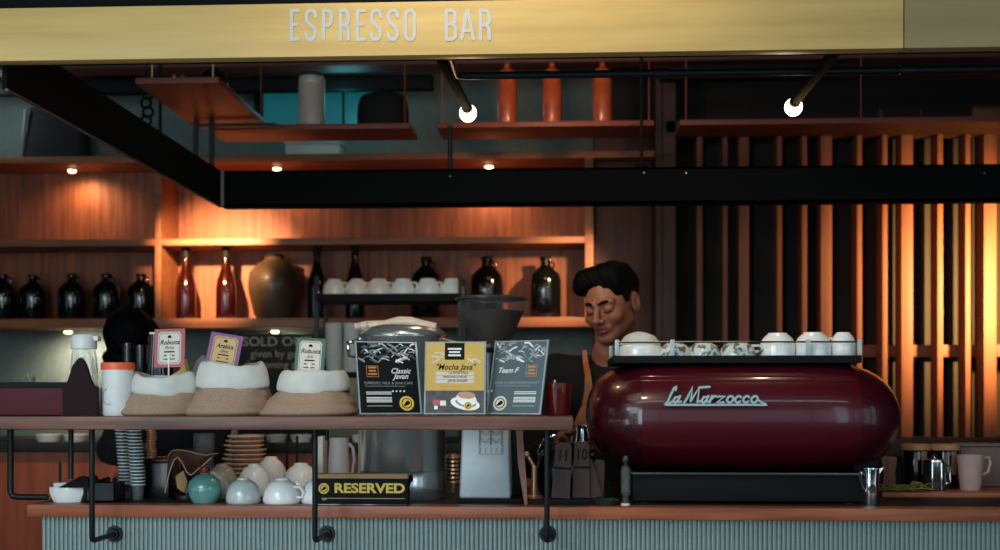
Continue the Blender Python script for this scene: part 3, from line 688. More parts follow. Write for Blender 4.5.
# stacks of glasses on the rack's lower shelf
k = S(340, 4.80)
mb0 = MB(); r = 9 * k; H = 17 * k; mb0.lathe([(r * .8, 0), (r, H), (r * .93, H), (r * .72, .004), (0, .004)], 20); mb0.lathe([(0, 0), (r * .8, 0)], 20); gme = mb0.mesh('tumbler_glass', mat('frosted_glass', '#dfe3e1', .15, alpha=.45, coat=.3))
for j, (px, side) in enumerate(((334, 'left'), (352, 'right'))):
    for q in range(6):
        o = bpy.data.objects.new('tumbler_glass', gme); COL.objects.link(o); o.location = (X(px, 4.80), 4.80, zl + q * 6.4 * k + .0005)
        tag(o, 'clear tumbler in the %s stack left of the steel urn, %s from the bottom' % (side, ['lowest', 'second', 'third', 'fourth', 'fifth', 'topmost'][q]), 'glass', 'stacked tumblers on the rack')
# chalkboard
Y = 5.12; c = at(280, 398, Y); k = S(280, Y)
t = thing('chalkboard', 'dark chalkboard with handwritten SOLD OUT notice behind the coffee sacks', 'chalkboard', (c.x, Y, zk))
hh = Z(334, 280, Y) - zk
mb = MB(); mb.box((-43 * k, 0, 0), (43 * k, .015, hh), .002); obj('board', mb, mat('slate_board', '#23211f', .8, color2='#2e2a26', vscale=6), t)
mb = MB(); top = hh
mb.text('SOLD OUT', 13 * k, M_CHALK, (-3 * k, -.001, top - 8 * k), 1.1, .0004)
mb.text('given by genie', 10.5 * k, M_CHALK, (0, -.001, top - 20 * k), 1.0, .0003)
mb.text('the coming please', 10.5 * k, M_CHALK, (0, -.001, top - 31 * k), .95, .0003)
obj('chalk_writing', mb, M_CHALK, t)

# ------------------------------------------------------------------ the bar counter
YE = 2.80; ZT = 1.045                       # front edge and top of the bar counter
xc0 = X(27, YE)
t = thing('bar_counter', 'long bar counter with timber edge and ribbed grey metal front', 'counter', (0.2, 3.1, 0))
def LC(m): m.M = Matrix.Translation((-0.2, -3.1, 0)); return m
mb = LC(MB()); mb.box((xc0, YE, ZT - .028), (1.75, YE + .06, ZT), .002); obj('timber_edge', mb, M_EDGE, t)
mb = LC(MB()); mb.box((xc0, YE + .0605, ZT - .028), (1.75, 3.42, ZT), .001); obj('worktop', mb, M_STONE, t)
xm0 = X(42, YE + .03)
cm = corrugated(xm0, 1.74, 0, ZT - .0285, YE + .032, 0.0106, 0.0042, YE + .05); cm.v = [(v[0] - .2, v[1] - 3.1, v[2]) for v in cm.v]; obj('ribbed_front', cm, M_CORR, t)
mb = LC(MB()); mb.box((xm0, YE + .051, 0), (1.74, 3.38, ZT - .0285)); obj('carcass', mb, M_BLACK, t)

# ------------------------------------------------------------------ front display shelf on iron poles
YS0, YS1 = 2.58, 2.80; zS1 = Z(416.5, 300, YS0); zS0 = Z(430, 300, YS0)
xs0, xs1 = -1.45, X(573.5, YS0)
t = thing('display_shelf', 'dark brown timber display shelf on iron poles in front of the bar', 'shelf', (-.4, 2.69, zS0))
mb = MB(); mb.M = Matrix.Translation((.4, -2.69, -zS0)); mb.box((xs0, YS0, zS0), (xs1, YS1, zS1), .006); obj('board', mb, M_SHELFW, t)
PY = 2.69
def pole(px, y=2.69, zlow=None, flange=True, r=.0062, right=False):
    x = X(px, y); zl_ = Z(541, px, y) if zlow is None else zlow
    mb = MB(); mb.M = Matrix.Translation((.4, -2.69, -zS0))
    pts = [(x, y, zS0)] + [(x, y, zl_ + .012)]
    if flange: pts += [(x, y + .004, zl_ + .003), (x, y + .014, zl_), (x, YE + .028, zl_)]
    if right: pts += [(x + .006, y, zl_ + .002), (x + .018, y, zl_), (xm0, y, zl_)]
    mb.tube(pts, r, 10); p = obj('pole', mb, M_IRON, t)
    if flange:
        mb = MB(); mb.M = Matrix.Translation((x + .4, YE + .0278 - 2.69, zl_ - zS0)) @ Matrix.Rotation(PI / 2, 4, 'X'); mb.lathe([(0, .008), (.011, .008), (.013, .003), (.019, .003), (.020, 0), (0, 0)], 20); obj('flange', mb, M_IRON, p)
pole(92); pole(315); pole(547)
pole(327, 2.76, ZT + .14, False, .0045)
pole(10.5, 2.86, Z(497, 10, 2.86), False, .0075, True)
pole(71, 2.79, Z(484, 71, 2.79), False, .006)
# thin rods behind (legs of the screens on the back worktop)
for px, y0_, y1_ in ((60, 462, 492), (233, 436, 466), (265, 436, 457), (287, 436, 470), (297, 436, 470)):
    Y = 3.36 if px != 60 else 2.93; mb = MB(); zz0 = ZT; zz1 = Z(y0_, px, Y); mb.tube([(0, 0, 0), (0, 0, zz1 - zz0)], .0036, 8); o = obj('iron_rod', mb, M_IRON); o.location = (X(px, Y), Y, ZT)
    tag(o, {60: 'thin short black rod behind the white napkin bowl', 233: 'thin black rod above the back row of white mugs, leftmost of four', 265: 'thin black rod just right of the tan plate pile', 287: 'thin black rod above the rightmost mugs, left one of a close pair', 297: 'thin black rod above the rightmost mugs, right one of a close pair'}[px], 'rod', 'thin rods behind the mugs')

# ------------------------------------------------------------------ coffee sacks
def sack(px, pb, halfw, topw, H, lab, card, cardlab, seed, lean=0.0):
    Y = 2.69; k = S(px, Y); t = on('coffee_sack', lab, 'sack', px, Y, zS1, 'burlap coffee sacks')
    R = random.Random(seed); ph = [R.random() * 6.28 for _ in range(6)]
    hb_ = H * .54
    def body(u, v):
        a = 2 * PI * u
        bulge = math.sin(min(1, v * 1.15) * PI * .5 + .0)
        w_ = halfw * (1 - (v ** 1.3) * (1 - (topw + .5) / halfw)) * (1 + .0 * bulge); d_ = 36 * (1 - .25 * v ** 1.5)
        if v < .12: q = (.88 + .12 * math.sin(v / .12 * PI / 2)); w_ *= q; d_ *= q
        wr = 1 + .025 * math.sin(5 * a + ph[0] + v * 3) * v + .02 * math.sin(9 * a + ph[1]) * v + .03 * math.sin(3 * a + ph[2]) + .02 * math.sin(14 * v + ph[3] + 2 * a) * math.sin(PI * v)
        return (math.cos(a) * w_ * k * wr + lean * (v ** .8) * k, math.sin(a) * d_ * k * wr, hb_ * k * v + .6 * k * v * math.sin(3 * a + ph[4]))
    mb = MB(); mb.grid(body, 64, 18, cu=True)
    mb.prism([body(i / 32, 0)[:2] for i in range(32)], 0, .001, axis='z'); obj('burlap_body', mb, M_BURLAP, t, 80)
    # rolled cotton collar: a fat folded ring
    def collar(u, v):
        a = 2 * PI * u; b = 2 * PI * v
        rr = 1 + .03 * math.sin(3 * a + ph[5]) + .012 * math.sin(7 * a + ph[1])
        cw = (topw + 1.0) * k * rr; cd = 28 * k * rr
        hgt = (H - hb_) * .54 * k * (1 + .10 * math.sin(2 * a + ph[2]) + .02 * math.sin(9 * a + ph[3])); th = 3.6 * k
        x = math.cos(a) * (cw + th * math.cos(b) - 3 * k + (-3.2 * k * math.sin(b))); y = math.sin(a) * (cd + th * math.cos(b) - 3 * k)
        z = hb_ * k + hgt * .85 + hgt * math.copysign(abs(math.sin(b)) ** .8, math.sin(b)) + 2.2 * k * math.sin(2 * a + ph[0] * .3 + .6)
        return (x + lean * k * 1.0, y, z)
    mb = MB(); mb.grid(collar, 72, 14, cu=True, cv=True); obj('rolled_liner', mb, M_LINER, t, 80)
    # beans inside: one heap
    mb = MB(); mb.grid(lambda u, v: (math.cos(2 * PI * u) * (topw - 4) * k * v + lean * k, math.sin(2 * PI * u) * 23 * k * v, (hb_ + 8 - 4 * v * v) * k + .5 * k * math.sin(40 * u + 21 * v)), 40, 10, cu=True)
    b_ = obj('coffee_beans', mb, M_BEAN, t, 80); b_['kind'] = 'stuff'; b_['label'] = 'dark roasted beans filling the sack'
    return t, k
def sack_card(px, py_top, py_bot, w_, h_, tilt, frame, paper, lab, words, stick=True, Y=2.655):
    k = S(px, Y); zc = (Z(py_top, px, Y) + Z(py_bot, px, Y)) / 2
    t = thing('name_card', lab, 'card', (X(px, Y), Y, zc - h_ / 2 * k), 0, 'cards standing in the coffee sacks')
    M = Matrix.Translation((0, 0, h_ / 2 * k)) @ Matrix.Rotation(math.radians(-tilt), 4, 'Y') @ Matrix.Rotation(math.radians(-8), 4, 'X')
    a, b = w_ / 2 * k, h_ / 2 * k
    mb = MB(); mb.M = M; mb.box((-a, 0, -b), (a, .0016, b), .0003); obj('card', mb, frame, t)
    mb = MB(); mb.M = M; A, B, q = a * .76, b * .84, a * .16
    mb.prism([(-A + q, -B), (A - q, -B), (A, -B + q), (A, B - q), (A - q, B), (-A + q, B), (-A, B - q), (-A, -B + q)], -.0006, -.0001, paper)
    for i, (x0_, z0_, x1_, z1_) in enumerate(((-A, -B, A, -B), )):
        pass
    # thin inner frame line
    r_ = [(-A * .9 + q, -B * .92), (A * .9 - q, -B * .92), (A * .9, -B * .92 + q), (A * .9, B * .92 - q), (A * .9 - q, B * .92), (-A * .9 + q, B * .92), (-A * .9, B * .92 - q), (-A * .9, -B * .92 + q)]
    mb.stroke(r_ + [r_[0]], .0009, -.0009, -.0006, M_INK)
    mb.prism([(-.004, B * .62), (.004, B * .62), (.004, B * .74), (0, B * .8), (-.004, B * .74)], -.0010, -.0006, M_INK)
    mb.text(words[0], b * .34, M_INK, (0, -.0009, B * .34), .9, .0002, 0.0001, .35)
    mb.text(words[1], b * .24, M_INK, (0, -.0009, B * .02), .8, 0, 0.0001, .35)
    mb.box((-A * .45, -.0009, -B * .28), (A * .45, -.0006, -B * .20), 0, M_INK)
    for j in (-1, 1): mb.box((j * A * .35 - .003, -.0009, -B * .5), (j * A * .35 + .003, -.0006, -B * .43), 0, M_INK)
    mb.box((-A * .5, -.0009, -B * .72), (A * .5, -.0006, -B * .66), 0, M_INK)
    obj('printed_panel', mb, paper, t)
    if stick:
        mb = MB(); mb.tube([(0, -.004, h_ * .32 * k), (0, -.006, -h_ * .22 * k)], .0016, 8); mb.box((-.0022, -.006, h_ * .1 * k), (.0022, -.002, h_ * .34 * k), .0004); obj('clip_stick', mb, M_WINK, t)
    return t
sack(158, 0, 41, 33, 41, 'low burlap coffee sack with pink edged card, leftmost of the three sacks', None, None, 3, 6)
sack(225, 0, 46, 34, 52, 'burlap coffee sack with tilted purple edged card, middle of the three sacks', None, None, 11, 9)
sack(307, 0, 53, 34, 45, 'wide burlap coffee sack with green edged card, nearest the steel urn', None, None, 5, 7)
sack_card(169.5, 328.5, 367.5, 31, 39, 1.5, M_PINKB, M_PAPER, 'pink edged name card standing in the left coffee sack', ('Robusta', 'Flores'))
sack_card(224, 333, 370, 33, 36, -9, M_PURP, M_TANP, 'purple edged tilted name card standing in the middle coffee sack', ('Arabica', 'Gayo'), False)
sack_card(310, 337.5, 376, 30, 38, -3, M_GREENB, M_PAPER, 'green edged name card standing in the right coffee sack', ('Robusta', 'Java'))

# ------------------------------------------------------------------ menu holders
def menu(px, w_, h_, yaw, tilt, lab, art, Y=2.66, clear=3.0):
    k = S(px, Y); t = on('menu_holder', lab, 'menu', px, Y, zS1 + .0005, 'acrylic menu holders'); a = w_ / 2
    M = Matrix.Rotation(math.radians(yaw), 4, 'Z') @ Matrix.Rotation(math.radians(-tilt), 4, 'X')
    mb = MB(); mb.M = Matrix.Rotation(math.radians(yaw), 4, 'Z'); mb.box((-a - .003, -.004, 0), (a + .003, .045, .003), .0006); obj('foot', mb, M_ACRYL, t)
    mb = MB(); mb.M = Matrix.Translation((0, 0, .003)) @ M
    mb.box((-a - .003, -.0012, 0), (-a, .003, h_ + .003)); mb.box((a, -.0012, 0), (a + .004, .003, h_ + .003)); mb.box((-a, .0022, 0), (a, .0034, h_ + .003)); mb.box((-a, -.0012, 0), (a, .0022, .003))
    obj('clear_sleeve', mb, mat('acrylic_edge', '#9fb0b6', .15, trans=.3, coat=.5), t)
    mb = MB(); mb.M = Matrix.Translation((0, 0, .003)) @ M; art(mb, a, h_); obj('printed_sheet', mb, M_INK, t)
    return t
def disc(mb, x, z, r, d, m, n=28): mb.prism([(x + r * math.cos(2 * PI * i / n), z + r * math.sin(2 * PI * i / n)) for i in range(n)], -d, -d + .00025, m)
def rect(mb, x0, z0, x1, z1, d, m): mb.add([(x0, -d, z0), (x1, -d, z0), (x1, -d, z1), (x0, -d, z1)], [(0, 1, 2, 3)], m, False)
def emblem(mb, x, z, r, d, bg=None, fg=None):
    disc(mb, x, z, r, d, bg or M_GOLD); disc(mb, x, z, r * .72, d + .0003, fg or M_INK); disc(mb, x, z, r * .6, d + .0006, bg or M_GOLD)
    mb.M = mb.M @ Matrix.Translation((0, 0, 0)); mb.prism([(x + r * .42 * math.cos(2 * PI * i / 16) - r * .1 * math.sin(4 * PI * i / 16), z + r * .3 * math.sin(2 * PI * i / 16) + r * .2 * math.cos(2 * PI * i / 16)) for i in range(16)], -(d + .0009), -(d + .0006), fg or M_INK)
def photo_bits(mb, x0, z0, x1, z1, d, seed, cols, n=16):
    R = random.Random(seed)
    for i in range(n):
        cx_, cz_ = R.uniform(x0, x1), R.uniform(z0, z1); an = R.uniform(-.9, .9); L_ = R.uniform(.008, .028); wd_ = R.uniform(.001, .0042)
        p = [(cx_ - L_ / 2 * math.cos(an), cz_ - L_ / 2 * math.sin(an)), (cx_, cz_ + .002), (cx_ + L_ / 2 * math.cos(an), cz_ + L_ / 2 * math.sin(an))]
        p = [(min(max(q[0], x0), x1), min(max(q[1], z0), z1)) for q in p]
        if (Vector(p[0]) - Vector(p[1])).length < .002 or (Vector(p[2]) - Vector(p[1])).length < .002: continue
        mb.stroke(p, wd_, -d - i * .00001, -d + .00004, R.choice(cols))
def sheet_dark(bg, script, logoside, circ_x, headline, circ_m):
    def art(mb, a, h):
        mb.box((-a, -.0002, .003), (a, .0018, h), 0, bg)
        photo_bits(mb, -a + .003, h * .72, a - .003, h - .003, .0004, hash(script[0]) % 7 + 3 if False else len(script) + 3, [M_GINK, M_WINK, M_SLATE, M_GINK], 60)
        s_ = logoside
        lx = s_ * a * .52
        mb.stroke([(lx - .013, h * .52), (lx + .013, h * .52), (lx + .013, h * .67), (lx - .013, h * .67), (lx - .013, h * .52)], .0010, -.0005, -.0002, M_ORINK)
        for j, wd_ in enumerate((.009, .008, .010)): rect(mb, lx - wd_, h * (.635 - .045 * j), lx + wd_, h * (.660 - .045 * j), .0006, M_ORINK)
        for j, wline in enumerate(script): mb.text(wline, .017, M_WINK, (-s_ * a * .42, -.0005, h * (.60 - .075 * j)), .95, .0002, .0001, .4)
        mb.text(headline, .0085, M_GINK, (0, -.0005, h * .43), 1.0, .0, .0001)
        rect(mb, -a * .8, h * .385, a * .55, h * .392, .0005, M_GINK)
        lx0 = -a * .78 if circ_x > 0 else a * -.05
        for z_ in (.30, .275, .225, .205, .185, .165, .11): rect(mb, lx0, h * z_, lx0 + a * .85, h * z_ + .0020, .0005, M_WINK if z_ > .12 else M_GINK)
        for j in range(4): disc(mb, circ_x * a * (.12 if circ_x > 0 else .95) + j * circ_x * .0085, h * .32, .0022, .0005, M_WINK, 10)
        emblem(mb, circ_x * a * .56, h * .15, .0165, .0005, circ_m)
    return art
def sheet_yellow(mb, a, h):
    mb.box((-a, -.0002, .003), (a, .0018, h), 0, M_YEL)
    rect(mb, -a, .003, a, h * .33, .0004, mat('dark_photo', '#3a3a3c', .6, color2='#55504e', vscale=80))
    rect(mb, -a * .36, h * .76, a * .32, h - .0005, .0004, M_INK)
    for j, wd_ in enumerate((.015, .012, .014)): rect(mb, -.0015 - wd_, h * (.90 - .045 * j), -.0015 + wd_, h * (.925 - .045 * j), .0006, M_WINK)
    photo_bits(mb, -a * .8, h * .72, -a * .4, h * .86, .0004, 3, [M_PAPER], 6); photo_bits(mb, a * .4, h * .72, a * .85, h * .86, .0004, 4, [M_PAPER], 5)
    mb.text('"Mocha Java"', .0175, M_INK, (0, -.0005, h * .655), .95, .0002, .0001, .3)
    mb.text('COFFEE MILK', .0075, M_INK, (a * .12, -.0009, h * .575), 1, 0, .0001); mb.text('MOCHA SYRUP', .0075, M_INK, (0, -.0009, h * .52), 1, 0, .0001); mb.text('JAVA SUGAR', .0075, M_INK, (a * .1, -.0009, h * .465), 1, 0, .0001)
    for j in range(3): rect(mb, -a * .66, h * (.545 - .055 * j), a * .66, h * (.59 - .055 * j), .0003, M_PAPER)
    rect(mb, -a * .5, h * .385, a * .5, h * .39, .0004, M_ORINK)
    # photographed cup on a saucer
    n = 26
    def el(cx_, cz_, rx_, rz_, d, m, tilt=.25): mb.prism([(cx_ + rx_ * math.cos(2 * PI * i / n), cz_ + rz_ * math.sin(2 * PI * i / n) - tilt * rx_ * math.cos(2 * PI * i / n) * .6) for i in range(n)], -d, -d + .0002, m)
    el(a * .36, h * .15, a * .50, h * .09, .0007, M_PORC); el(a * .38, h * .16, a * .36, h * .06, .0010, M_GINK); el(a * .40, h * .21, a * .35, h * .09, .0013, M_PORC); el(a * .40, h * .265, a * .31, h * .05, .0016, mat('latte', '#b58d75', .6), .1)
    rect(mb, -a * .75, h * .13, -a * .52, h * .20, .0007, M_ROSE); rect(mb, -a * .5, h * .12, -a * .3, h * .19, .0007, M_PORCW); rect(mb, -a * .7, h * .07, -a * .58, h * .12, .0007, M_PORC)
    emblem(mb, a * .46, h * .12, .0085, .0019)
menu(391, .134, .163, 24, 15, 'black menu card in clear holder, left of three, in front of the steel urn', sheet_dark(M_INK, ('Classic', 'Javan'), -1, 1, 'ESPRESSO, MILK & JAVA CAFE', M_GOLD))
menu(454.5, .127, .158, 0, 8, 'yellow menu card with a printed cup, middle of the three holders', sheet_yellow)
menu(513, .124, .165, -24, 15, 'slate grey menu card in clear holder, right of the yellow one', sheet_dark(M_SLATE, ('Team F',), 1, -1, 'KELIR FLORECHARDONNAY', M_PAPER))

# red glass with a metal stirrer at the shelf end
t = on('red_tumbler', 'red glass tumbler holding a metal stirrer at the right end of the display shelf', 'glass', 558, 2.69, zS1); k = S(558, 2.69)
mb = MB(); mb.lathe([(0, 0), (12 * k, 0), (12.6 * k, 1.5 * k), (14 * k, 33 * k), (13.2 * k, 33 * k), (11.6 * k, 2.5 * k), (0, 2.5 * k)], 24); obj('bowl', mb, M_REDGL, t)
mb = MB(); mb.tube([(-3 * k, -.004, 3 * k), (-3.5 * k, -.006, 36 * k)], 1.3 * k, 8); obj('stirrer', mb, M_CHROME, t)

# ------------------------------------------------------------------ left end of the display shelf
Y = 2.69
t = on('serving_caddy', 'maroon wooden caddy with dark pointed end board at far left of display shelf', 'box', 20, Y, zS1); k = S(20, Y)
bx0, bx1 = X(-30, Y) - X(20, Y), X(63, 2.62) - X(20, Y); hb_ = 27 * k
for ya, yb_2 in ((-.07, -.058), (.058, .07)):
    mb = MB(); mb.box((bx0, ya, .002), (bx1, yb_2, hb_), .001); obj('side_board', mb, M_BAGM, t)
mb = MB(); mb.box((bx0, -.057, .002), (bx1, .057, .010)); mb.box((bx0 - .006, -.07, .0), (bx0, .07, hb_)); obj('base_board', mb, M_BAGM, t)
mb = MB(); mb.box((bx0 + .004, -.052, .011), (bx1 - .004, .052, hb_ + 6 * k), .004); obj('dark_filling', mb, M_SHIRT, t)
q = X(80, 2.62) - X(20, Y); k2 = S(80, 2.62)
prof = [(-17.5, 0), (17.5, 0), (17.5, 29), (13, 31), (10, 38), (7, 48), (4, 55), (0, 58.5), (-4, 55), (-8, 49), (-11, 39), (-13, 34), (-17.5, 30.5)]
# smooth the bell outline
mb = MB(); mb.prism([(q + a * k2, b * k2) for a, b in prof], -.072, -.060); obj('end_board', mb, M_DBROWN, t)
t = on('small_plant_pot', 'tiny green pot with a sprig on the maroon caddy', 'plant', 31, 2.655, zS1 + hb_ + 6 * k); kk = S(31, 2.655)
mb = MB(); mb.lathe([(0, 0), (3.4 * kk, 0), (4.6 * kk, 4.5 * kk), (0, 4.2 * kk)], 16); obj('pot', mb, mat('sage_pot', '#5d6a54', .6), t)
mb = MB(); R = random.Random(2)
for j in range(9):
    a = R.random() * 6.28; mb.tube([(0, 0, 4 * kk), (3 * kk * math.cos(a), 2 * kk * math.sin(a), 7 * kk), (5.5 * kk * math.cos(a), 4 * kk * math.sin(a), (8 + 2 * R.random()) * kk)], [.5 * kk, 1.1 * kk, .2 * kk], 6, flat=.4)
obj('sprig', mb, mat('sprig_green', '#7b8a72', .7), t)
# glass jar with white lid behind the pointed board
t = on('lidded_jar', 'clear glass jar with white pouring lid behind the pointed dark board', 'jar', 84, 2.745, zS1); k = S(84, 2.745)
mb = MB(); mb.lathe([(0, 0), (12 * k, 0), (13.5 * k, 3 * k), (13.6 * k, 46 * k), (12 * k, 60 * k), (11.4 * k, 71 * k), (10.6 * k, 71 * k), (11 * k, 60 * k), (12.4 * k, 46 * k), (12.4 * k, 4 * k), (0, 3.4 * k)], 28); obj('glass_body', mb, mat('cloudy_glass', '#cfd6d4', .12, alpha=.22), t)
mb = MB()
for j in range(10): mb.tube([(11.9 * k * math.cos(2 * PI * j / 10), 11.9 * k * math.sin(2 * PI * j / 10), 60 * k), (13.7 * k * math.cos(2 * PI * j / 10), 13.7 * k * math.sin(2 * PI * j / 10), 40 * k)], .0009, 6)
obj('moulded_ribs', mb, M_WINK, t)
mb = MB(); mb.lathe([(12.6 * k, 66 * k), (12.8 * k, 76 * k), (11 * k, 80 * k), (0, 80.5 * k)], 28); mb.box((4 * k, -5 * k, 74 * k), (16 * k, 5 * k, 79 * k), .002); obj('lid', mb, M_WHITEP, t)
# white container with orange lid
t = on('lidded_container', 'white plastic container with an orange screw lid and grey swirl, left of the sacks', 'container', 118, 2.66, zS1); k = S(118, 2.66)
mb = MB(); mb.lathe([(0, 0), (14 * k, 0), (15 * k, 2 * k), (15.4 * k, 46 * k), (0, 46 * k)], 30); obj('body', mb, M_WHITEP, t)
mb = MB(); mb.lathe([(0, 46 * k), (16.6 * k, 46 * k), (16.8 * k, 51 * k), (16 * k, 53 * k), (0, 53.4 * k)], 30); obj('lid', mb, M_ORANGE, t)
mb = MB(); mb.tube([(15.5 * k * math.sin(x_ * .1), -15.5 * k * math.cos(x_ * .1), z_ * k) for x_, z_ in ((-4, 27), (-7, 24), (-8, 19), (-7, 14), (-4, 11), (-1, 12))], .0009, 6); obj('printed_swirl', mb, M_GINK, t)
# small white stacked tubs
for j, (a, b) in enumerate(((0, 9), (9.2, 17), (17.2, 28))):
    t = on('white_tub', 'small white plastic tub squeezed beside the pointed board, %s of three stacked' % ['lowest', 'middle one', 'topmost'][j], 'container', 100.5, 2.735, zS1 + a * k, 'small white stacked tubs')
    mb = MB(); mb.lathe([(0, 0), (4.6 * k, 0), (5.4 * k, (b - a - 2) * k), (6 * k, (b - a - 1.8) * k), (6 * k, (b - a) * k), (0, (b - a) * k)], 20); obj('tub', mb, M_WHITEP, t)
# ribbed black bottles and striped cup stack behind the left sack
for px, py, lab in ((128, 343, 'black ribbed cup stack under the bending person, left one'), (141, 345, 'black ribbed cup stack under the bending person, right one')):
    Y = 2.775; k = S(px, Y); H = Z(py, px, Y) - zS1; t = on('ribbed_cup_stack', lab, 'cups', px, Y, zS1, 'black ribbed cup stacks')
    pr = [(0, 0)]
    for q in range(12): pr += [((6.0 - .06 * q) * k, H * q / 12), ((6.4 - .06 * q) * k, H * (q + .5) / 12)]
    pr += [(5.2 * k, H), (0, H)]
    mb = MB(); mb.lathe(pr, 20); obj('cups', mb, M_GBLACK, t)
Y = 2.77; k = S(158, Y); H = Z(334.5, 158, Y) - zS1
t = on('striped_paper_cup', 'tall black ribbed paper cup with white stripes turned over behind the pink edged card', 'cup', 160, Y, zS1)
mb = MB(); n = 56; 
def rib(u, v): 
    a = 2 * PI * u; r = (16.5 - 6.5 * v) * k * (1 + .022 * math.cos(26 * a)); return (math.cos(a) * r, math.sin(a) * r, v * H)
mb.grid(rib, 208, 3, cu=True); mb.lathe([(0, H), (10 * k, H)], 30); obj('cup_wall', mb, M_GBLACK, t)
for zz in (.40, .47): 
    mb = MB(); r = (16.5 - 6.5 * zz) * k * 1.03; mb.lathe([(r + .0004, zz * H), (r + .0004, zz * H + .0035), (r - .002, zz * H + .0035), (r - .002, zz * H)], 40); obj('white_stripe', mb, M_WINK, t)
mb = MB(); mb.lathe([(10.3 * k, H), (10.5 * k, H + .004), (8 * k, H + .004)], 30); e = obj('rim', mb, M_WINK, t)
# pale yellow folded card box and grey wrap
t = on('yellow_packet', 'pale yellow folded card packet behind the left sack', 'packet', 184, 2.775, zS1); k = S(184, 2.775)
mb = MB(); mb.prism([(-11 * k, 0), (12 * k, 0), (13 * k, 36 * k), (5 * k, 40 * k), (1 * k, 56 * k), (-2 * k, 45 * k), (-11 * k, 40 * k)], -.012, .012); obj('folded_card', mb, M_YBOX, t)
t = on('grey_pouch', 'pale grey crumpled pouch between the left and middle sacks', 'pouch', 203, 2.78, zS1); k = S(203, 2.78)
mb = MB(); mb.prism([(-9 * k, 0), (9 * k, 0), (8 * k, 48 * k), (1 * k, 60 * k), (-5 * k, 55 * k), (-9 * k, 46 * k)], -.008, .008); obj('pouch', mb, mat('grey_foil', '#7d8488', .5, var=.2, bump=.5, bscale=60), t)

# ------------------------------------------------------------------ espresso machine
Ym = 3.14
mx0, mx1 = X(586, Ym), X(888, Ym); mcx = (mx0 + mx1) / 2; ma = (mx1 - mx0) / 2
t = mach = thing('espresso_machine', 'large burgundy barrel bodied espresso machine with chrome script badge on the bar', 'coffee machine', (mcx, Ym, ZT))
zc_ = 1.246 - ZT; bz = .139; by = .245
ztop = Z(363, 740, 2.99) - ZT
def msec(x, ang, grow=0.0):
    s_ = max(0.0, 1 - abs(x / ma) ** 5.5) ** (1 / 2.4)
    c_, n_ = math.cos(ang), math.sin(ang)
    ry = by * (.55 + .45 * s_) * (s_ ** .25 if s_ > 0 else 0); rz = bz * s_
    y = math.copysign(abs(c_) ** .8, c_) * (ry + grow); z = zc_ + math.copysign(abs(n_) ** .9, n_) * (rz + grow)
    return (x, y, min(z, ztop - .001))
xs_e = .80 * ma
def shell(xa_, xb_, n, grow=0.0):
    mb = MB(); mb.grid(lambda u, v: msec(xa_ + (xb_ - xa_) * u, 2 * PI * v, grow), n, 72, cv=True); return mb
obj('body_shell', shell(-xs_e * .83, xs_e * .86, 40), M_MRED, t, 60)
def endcap(sg, x_in):
    def f(u, v):
        x = sg * (x_in + (ma - x_in) * math.sin(u * PI / 2)); return msec(min(max(x, -ma * .99999), ma * .99999), 2 * PI * v, .0008)
    mb = MB(); mb.grid(f, 26, 72, cv=True); p = obj('end_cap', mb, M_MREDC, t, 60); return p
endcap(-1, xs_e * .83); endcap(1, xs_e * .86)
# ribs along the front
mb = MB(); 
for an, r_ in ((PI * 1.5 - 2.15, .0022),):
    pass
def ribline(zoff, r_):
    pts = []
    for i in range(41):
        x = -xs_e * .83 + (xs_e * 1.69) * i / 40
        s_ = max(0.0, 1 - abs(x / ma) ** 5.5) ** (1 / 2.4); sn = min(1, (zoff) / (bz * s_)); n_ = abs(sn) ** (1 / .9); c_ = math.sqrt(max(0, 1 - n_ * n_)); ry = by * (.55 + .45 * s_) * s_ ** .25
        pts.append((x, -(c_ ** .8) * ry, zc_ + zoff))
    return pts
mb.tube(ribline(.098, .002), .0022, 8); obj('shell_rib', mb, M_MRED, t)
mb = MB(); mb.tube(ribline(.088, .002), .0022, 8); obj('shell_rib', mb, M_MRED, t)
# top tray, rail
yt0 = 2.975 - Ym; x0, x1 = X(613, 2.975) - mcx, X(862, 2.975) - mcx; zt0 = Z(363, 740, 2.975) - ZT; zt1 = Z(355.5, 740, 2.975) - ZT
mb = MB(); mb.box((x0, yt0, zt0), (x1, .22, zt1), .002); obj('cup_tray', mb, M_BLACK, t)
zr_ = Z(342, 740, 2.98) - ZT
mb = MB(); ry0 = yt0 + .006; ry1 = .21
xa_, xb_ = X(617, 2.98) - mcx, X(859.5, 2.98) - mcx
mb.tube([(xa_, ry0, zr_), (xb_, ry0, zr_), (xb_, ry1, zr_), (xa_, ry1, zr_)], .0022, 8, closed=True); obj('guard_rail', mb, M_CHROME, t)
for px in (617, 672.5, 808, 859.5):
    mb = MB(); x = X(px, 2.98) - mcx; mb.box((x - .005, ry0 - .006, zt1), (x + .005, ry0 + .003, zr_ + .006), .0015); obj('rail_post', mb, M_SILV, t)
for x in (xa_, xb_):
    mb = MB(); mb.box((x - .005, ry1 - .005, zt1), (x + .005, ry1 + .005, zr_ + .006), .0015); obj('rail_post', mb, M_SILV, t)
